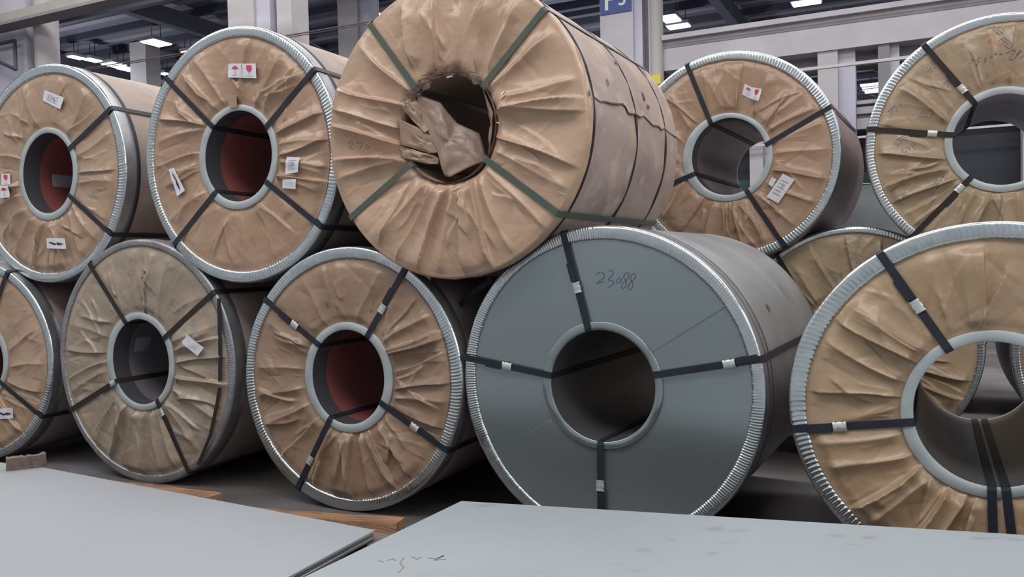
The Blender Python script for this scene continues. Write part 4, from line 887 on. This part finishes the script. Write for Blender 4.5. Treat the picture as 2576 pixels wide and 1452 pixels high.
for i in range(60):                                            # ragged paper fibres over the mouth
    a = rng.uniform(.9, 2.7); r0 = float(k3.rring(a)) + rng.uniform(-.022, .018); L = rng.uniform(.015, .05); t = a + math.pi / 2 + rng.normal(0, .35)
    x, z = r0 * math.cos(a), r0 * math.sin(a); b = len(V); wv = .004
    for u in (-1, 0, 1):
        yy = -.012 + rng.uniform(-.012, .012)
        V += [(x + u * L / 2 * math.cos(t), yy, z + u * L / 2 * math.sin(t) + k3.R), (x + u * L / 2 * math.cos(t) + wv * math.cos(a), yy - .003, z + u * L / 2 * math.sin(t) + wv * math.sin(a) + k3.R)]
    F += [(b, b + 2, b + 3, b + 1), (b + 2, b + 4, b + 5, b + 3)]
me = bpy.data.meshes.new('torn_fibres'); me.from_pydata(V, [], F); me.update(); o = finish('torn_fibres', me, 'kraft_inner', k3.root); o['kind'] = 'stuff'

k2.patch('paper_tab', [(-.045, .335), (.03, .325), (.022, .262), (-.03, .262)], 'kraft_pale', k2.root, .004)
# stickers in the bores
for kk, y0, y1, p0, p1 in ((k1, .19, .345, -2.92, -3.27), (k4, .135, .25, 2.60, 3.0)):
    kk.shell('bore_sticker', [(p0, p1), (p0, p1)], (y0, y1), .003, 'core_light' if kk is k4 else 'grey_print', None, True)
# dirt, prints and loose bands
for q_ in ((.08, .50, .012, .010), (.10, .53, .018, .012), (.05, .30, .012, .02)):
    k4.blob([q_], 'stain_dark')
for q_ in ((.05, .38, .025, .022), (.30, -.10, .02, .02)):
    k4.blob([q_], 'stain_blue')
for q_ in ((.04, .45, .02, .008), (-.32, -.10, .012, .02), (.54, -.1, .01, .03)):
    k4.blob([q_], 'orange_stamp', 'orange_mark')
ch = [(.655, .376), (.652, .10), (.643, -.089), (.62, -.20), (.555, -.40), (.454, -.574)]
for seg in (ch[:3], [(.638, -.125)] + ch[3:]):
    pts = [(x, -.022, z + k4.R) for x, z in seg]
    ribbon('loose_strap', pts, [(1, 0, .1)] * len(pts), .026, .0018, [(0, -1, 0)] * len(pts), 'strap_brown', k4.root)
pts = [(-.139, .04, .221 + k9.R), (-.147, .10, .16 + k9.R), (-.155, .14, .109 + k9.R), (-.19, .10, .07 + k9.R), (-.235, .02, .035 + k9.R)]
ribbon('loose_strap', pts, [(.5, .8, 0)] * 5, .022, .0018, [(.8, -.5, .3)] * 5, 'strap_brown', k9.root)
pts = [(-.60, .10, .47 + k6.R), (-.66, .13, .44 + k6.R), (-.74, .15, .40 + k6.R), (-.825, .16, .335 + k6.R)]
ribbon('strap_end', pts, [(.5, 0, -.85)] * 4, .028, .002, [(-.3, -.9, .2)] * 4, 'strap', k6.root)
# crossed folds of blue printing on the yellowish papers
for kk, spots in ((k9, ((-.33, .42, .9), (-.24, .33, .8), (-.17, .25, .7), (-.52, .20, .6), (-.38, .16, -.1), (-.45, -.03, .6), (-.50, .02, .5), (-.04, .58, -.8), (.0, .50, -.8), (-.30, -.22, .9), (.14, .40, .1), (-.5, -.3, .4))),
                  (k11, ((-.05, .60, -1.0), (.18, .62, -.9), (.02, .48, -1.1), (-.12, .40, -1.0), (.1, .42, -1.0)))):
    st = []
    for (x, z, a) in spots:
        dx, dz = math.cos(a), math.sin(a)
        for j in range(3):
            for i in range(7):
                if rng.rand() < .25: continue
                ox = x + dx * (i * .011 - .03) - dz * (j * .014); oz = z + dz * (i * .011 - .03) + dx * (j * .014)
                if not (.31 < math.hypot(ox, oz) < .61): continue
                t = a + rng.choice([1.4, .4, -.6, 0]); L = rng.uniform(.003, .006)
                st.append([(ox - L * math.cos(t), oz - L * math.sin(t)), (ox + L * math.cos(t), oz + L * math.sin(t))])
    kk.stroke_mesh(st, .0046, 'blue_printing', 'blue_stamp', kk.root)['kind'] = 'stuff'
st = []
for i in range(9):
    x, z = .01 + .012 * i - .05, .545 - .006 * i + .02 * math.sin(i * 2)
    st.append([(x - .06, z), (x - .05 + .01 * math.sin(i), z + .018), (x - .045, z - .008)])
k9.stroke_mesh(st, .003, 'orange_scribble', 'orange_stamp', k9.root)
# glints of clear tape on the big coil
V, F = [], []
for (x, z, a, L) in ((.30, .11, .5, .05), (.30, .13, .9, .03), (.02, .235, .1, .05), (-.12, -.275, 1.1, .05), (-.02, -.285, .2, .06), (.05, -.28, .8, .05), (.30, -.09, -.4, .03), (.27, .0, -.3, .03), (.57, -.33, -.5, .04)):
    dx, dz = math.cos(a), math.sin(a); b = len(V)
    for u, v in ((-L / 3, -.0025), (L / 3, -.0035), (L / 3, .0025), (-L / 3, .0035)):
        xx, zz = x + u * dx - v * dz, z + u * dz + v * dx
        V.append((xx, float(k3.face_y(np.array([xx]), np.array([zz]))[0]) - .003, zz + k3.R))
    F.append((b, b + 1, b + 2, b + 3))
me = bpy.data.meshes.new('tape_strip'); me.from_pydata(V, [], F); me.update(); finish('tape_strip', me, 'tape', k3.root)['kind'] = 'stuff'
for a_, b_ in k6.D['seams']:
    k6.stroke_mesh([[a_, b_]], .002, 'lap_seam', 'ink', k6.root)
# marks on the barrel of the steel faced coil and rust spot on the bare one
k6.shell('dent_mark', [(.455, .50), (.45, .505), (.46, .495)], (.448, .461, .474), .002, 'stain_dark')
k6.shell('scratch_mark', [(.60, .64), (.455, .47)], (.975, .995), .002, 'stain_blue')
k14.shell('rust_spot', [(1.02, 1.08), (1.0, 1.1), (1.03, 1.08)], (.10, .14, .18), .003, 'orange_stamp')

# ------------------------------------------------------------------ steel sheets and timbers in front
def sheet(name, poly, z0, th, m, label, group):
    c = np.mean([W(*p) for p in poly], 0); V = []
    for zz in (0, th):
        for p in poly:
            q = np.array(W(*p)) - c; V.append((q[0], q[1], zz))
    n = len(poly); F = [tuple(range(n))[::-1], tuple(range(n, 2 * n))] + [(i, (i + 1) % n, n + (i + 1) % n, n + i) for i in range(n)]
    me = bpy.data.meshes.new(name); me.from_pydata(V, [], F); me.update()
    o = finish(name, me, m); o.location = (c[0], c[1], z0)
    bv = o.modifiers.new('edge', 'BEVEL'); bv.width = .0015; bv.segments = 1
    tag(o, label, 'steel sheet', group); return o, c


PL = [(-7.5, 2.56), (-5.446, 2.493), (-3.911, 2.425), (-3.622, 2.436), (-1.650, 2.267), (-1.60, .95), (-7.5, 1.0)]
PR = [(-1.479, 2.551), (.267, 2.863), (2.6, 3.27), (2.75, .9), (-1.567, .75)]
cL = np.mean([W(*p) for p in PL], 0); cR = np.mean([W(*p) for p in PR], 0)


def mk(c, X, Y, rx, ry, st, col=(.15, .13, .13)):
    return (X - c[0], Y - c[1], rx, ry, st, col)


ML = sheet_mat('pale grey sheet steel', (0.26, 0.282, 0.31), (0.24, 0.26, 0.288), [mk(cL, -1.18, 2.25, .05, .035, .3), mk(cL, -1.9, 2.9, .05, .02, .15)])

MR = sheet_mat('pale blue grey sheet steel', (0.265, 0.30, 0.325), (0.24, 0.275, 0.30),
               [mk(cR, .611, 2.571, .04, .025, .45), mk(cR, .685, 2.547, .035, .022, .4), mk(cR, .626, 2.44, .03, .02, .3), mk(cR, .371, 2.389, .035, .025, .45), mk(cR, .552, 2.351, .03, .018, .55),
                mk(cR, .965, 2.478, .03, .015, .4), mk(cR, 1.052, 2.457, .03, .015, .45), mk(cR, .98, 2.399, .03, .012, .3), mk(cR, 1.377, 2.424, .04, .015, .45), mk(cR, .266, 2.284, .03, .012, .25),
                mk(cR, .319, 2.236, .04, .015, .25), mk(cR, -.119, 2.877, .06, .02, .3, (.09, .11, .12)), mk(cR, .463, 2.477, .02, .015, .3), mk(cR, 1.457, 2.411, .03, .015, .35), mk(cR, -.06, 2.2, .3, .1, .12)])
for i in range(3):
    off = .004 * i
    po = [(s_ - off * (k > 3), d + off) for k, (s_, d) in enumerate(PL)]
    po[4] = (PL[4][0] - .006 * (i == 1), PL[4][1]); po[5] = (PL[5][0] - .006 * (i == 1), PL[5][1])
    sheet('steel_sheet', po, .36 - .0105 * (i + 1), .010, ML if i == 0 else M['side_steel'],
          ['pale grey steel sheet lying on top of the left pile', 'edge of the middle steel sheet of the left pile', 'edge of the bottom steel sheet of the left pile'][i], 'sheets of the left pile')
for i in range(3):
    off = .006 * i
    sheet('steel_sheet', [(s_ + off, d - off) if k != 4 else (s_ + off, d) for k, (s_, d) in enumerate(PR)], .40 - .0105 * (i + 1), .010, MR if i == 0 else M['side_steel'],
          ['pale blue grey steel sheet with brown smudges on top of the right pile', 'middle steel sheet of the right pile', 'bottom steel sheet of the right pile'][i], 'sheets of the right pile')


def timber(pa, pb, wd, z0, h, m, label, jag=.008):
    """rough sawn bar from pa to pb (hall grid), wd deep"""
    a = np.array(W(*pa)); b = np.array(W(*pb)); L = np.hypot(*(b - a)[:2]); ang = math.atan2(b[1] - a[1], b[0] - a[0])
    r = np.random.RandomState(int(L * 1000)); n = 14; P = []
    for i in range(n):
        x = L * i / (n - 1); j = r.normal(0, jag * .35, 4); P.append([(x, j[0], 0), (x, wd + j[0], 0), (x, wd + j[1], h + j[2]), (x, j[3], h + j[2] * .5)])
    P = np.array(P).transpose(1, 0, 2); V = P.reshape(-1, 3)
    F = [tuple(q) for q in gridq(4, n, True)] + [(0, n, 2 * n, 3 * n), (4 * n - 1, 3 * n - 1, 2 * n - 1, n - 1)]
    me = bpy.data.meshes.new('timber'); me.from_pydata([tuple(v) for v in V], [], F); me.update()
    o = finish('timber', me, m); o.location = (a[0], a[1], z0); o.rotation_euler = (0, 0, ang); tag(o, label, 'timber'); return o


timber((-3.0, 2.93), (-2.129, 3.09), .09, -.012, .095, 'wood', 'orange sawn timber on the floor, end nearest the right pile of sheets')
timber((-4.10, 3.05), (-3.277, 3.09), .09, -.012, .095, 'wood', 'orange sawn timber on the floor in front of the dirty olive coil')
timber((-3.70, 2.32), (-3.61, 2.45), .05, .36, .055, 'wood_dark', 'short grey brown block standing on the far edge of the left sheet')
timber((-7.3, 2.30), (-1.56, 2.22), .12, .26, .064, 'wood_dark', 'bearer timber under the far edge of the left pile of sheets', .003)
timber((-7.3, 1.25), (-1.70, 1.25), .12, .26, .064, 'wood', 'bearer timber under the near part of the left pile', .003)
for k, s_ in enumerate((-6.8, -4.4, -1.9)):
    timber((s_, 1.15), (s_, 2.45), .14, -.012, .268, 'wood_dark', ['cross beam at the outer end under the left pile', 'cross beam in the middle under the left pile', 'cross beam by the gap under the left pile'][k], .003)
timber((-1.35, 2.35), (2.5, 3.02), .12, -.012, .378, 'wood_dark', 'tall bearer under the far edge of the right pile', .003)
timber((-1.35, 1.1), (2.5, 1.2), .12, -.012, .378, 'wood_dark', 'tall bearer under the near part of the right pile', .003)
st = [[(-.374, 2.357), (-.36, 2.37), (-.35, 2.352)], [(-.33, 2.38), (-.335, 2.33), (-.32, 2.30), (-.33, 2.26)], [(-.309, 2.385), (-.29, 2.36), (-.28, 2.38)], [(-.26, 2.37), (-.235, 2.36), (-.215, 2.385), (-.24, 2.35), (-.205, 2.355)], [(-.40, 2.36), (-.385, 2.345)]]
V, F = [], []
for q in st:
    for i in range(len(q) - 1):
        a, b = np.array(q[i]), np.array(q[i + 1]); t = (b - a) / np.hypot(*(b - a)); n_ = np.array((-t[1], t[0])) * .0022; k = len(V)
        V += [(*(p - np.array(cR[:2])), .0006) for p in (a - n_, b - n_, b + n_, a + n_)]; F.append((k, k + 1, k + 2, k + 3))
me = bpy.data.meshes.new('handwriting'); me.from_pydata(V, [], F); me.update()
top = [o for o in COL.objects if o.get('label', '').startswith('pale blue grey steel sheet')][0]
o = finish('handwriting', me, 'pencil', top); o.location = (0, 0, .010)
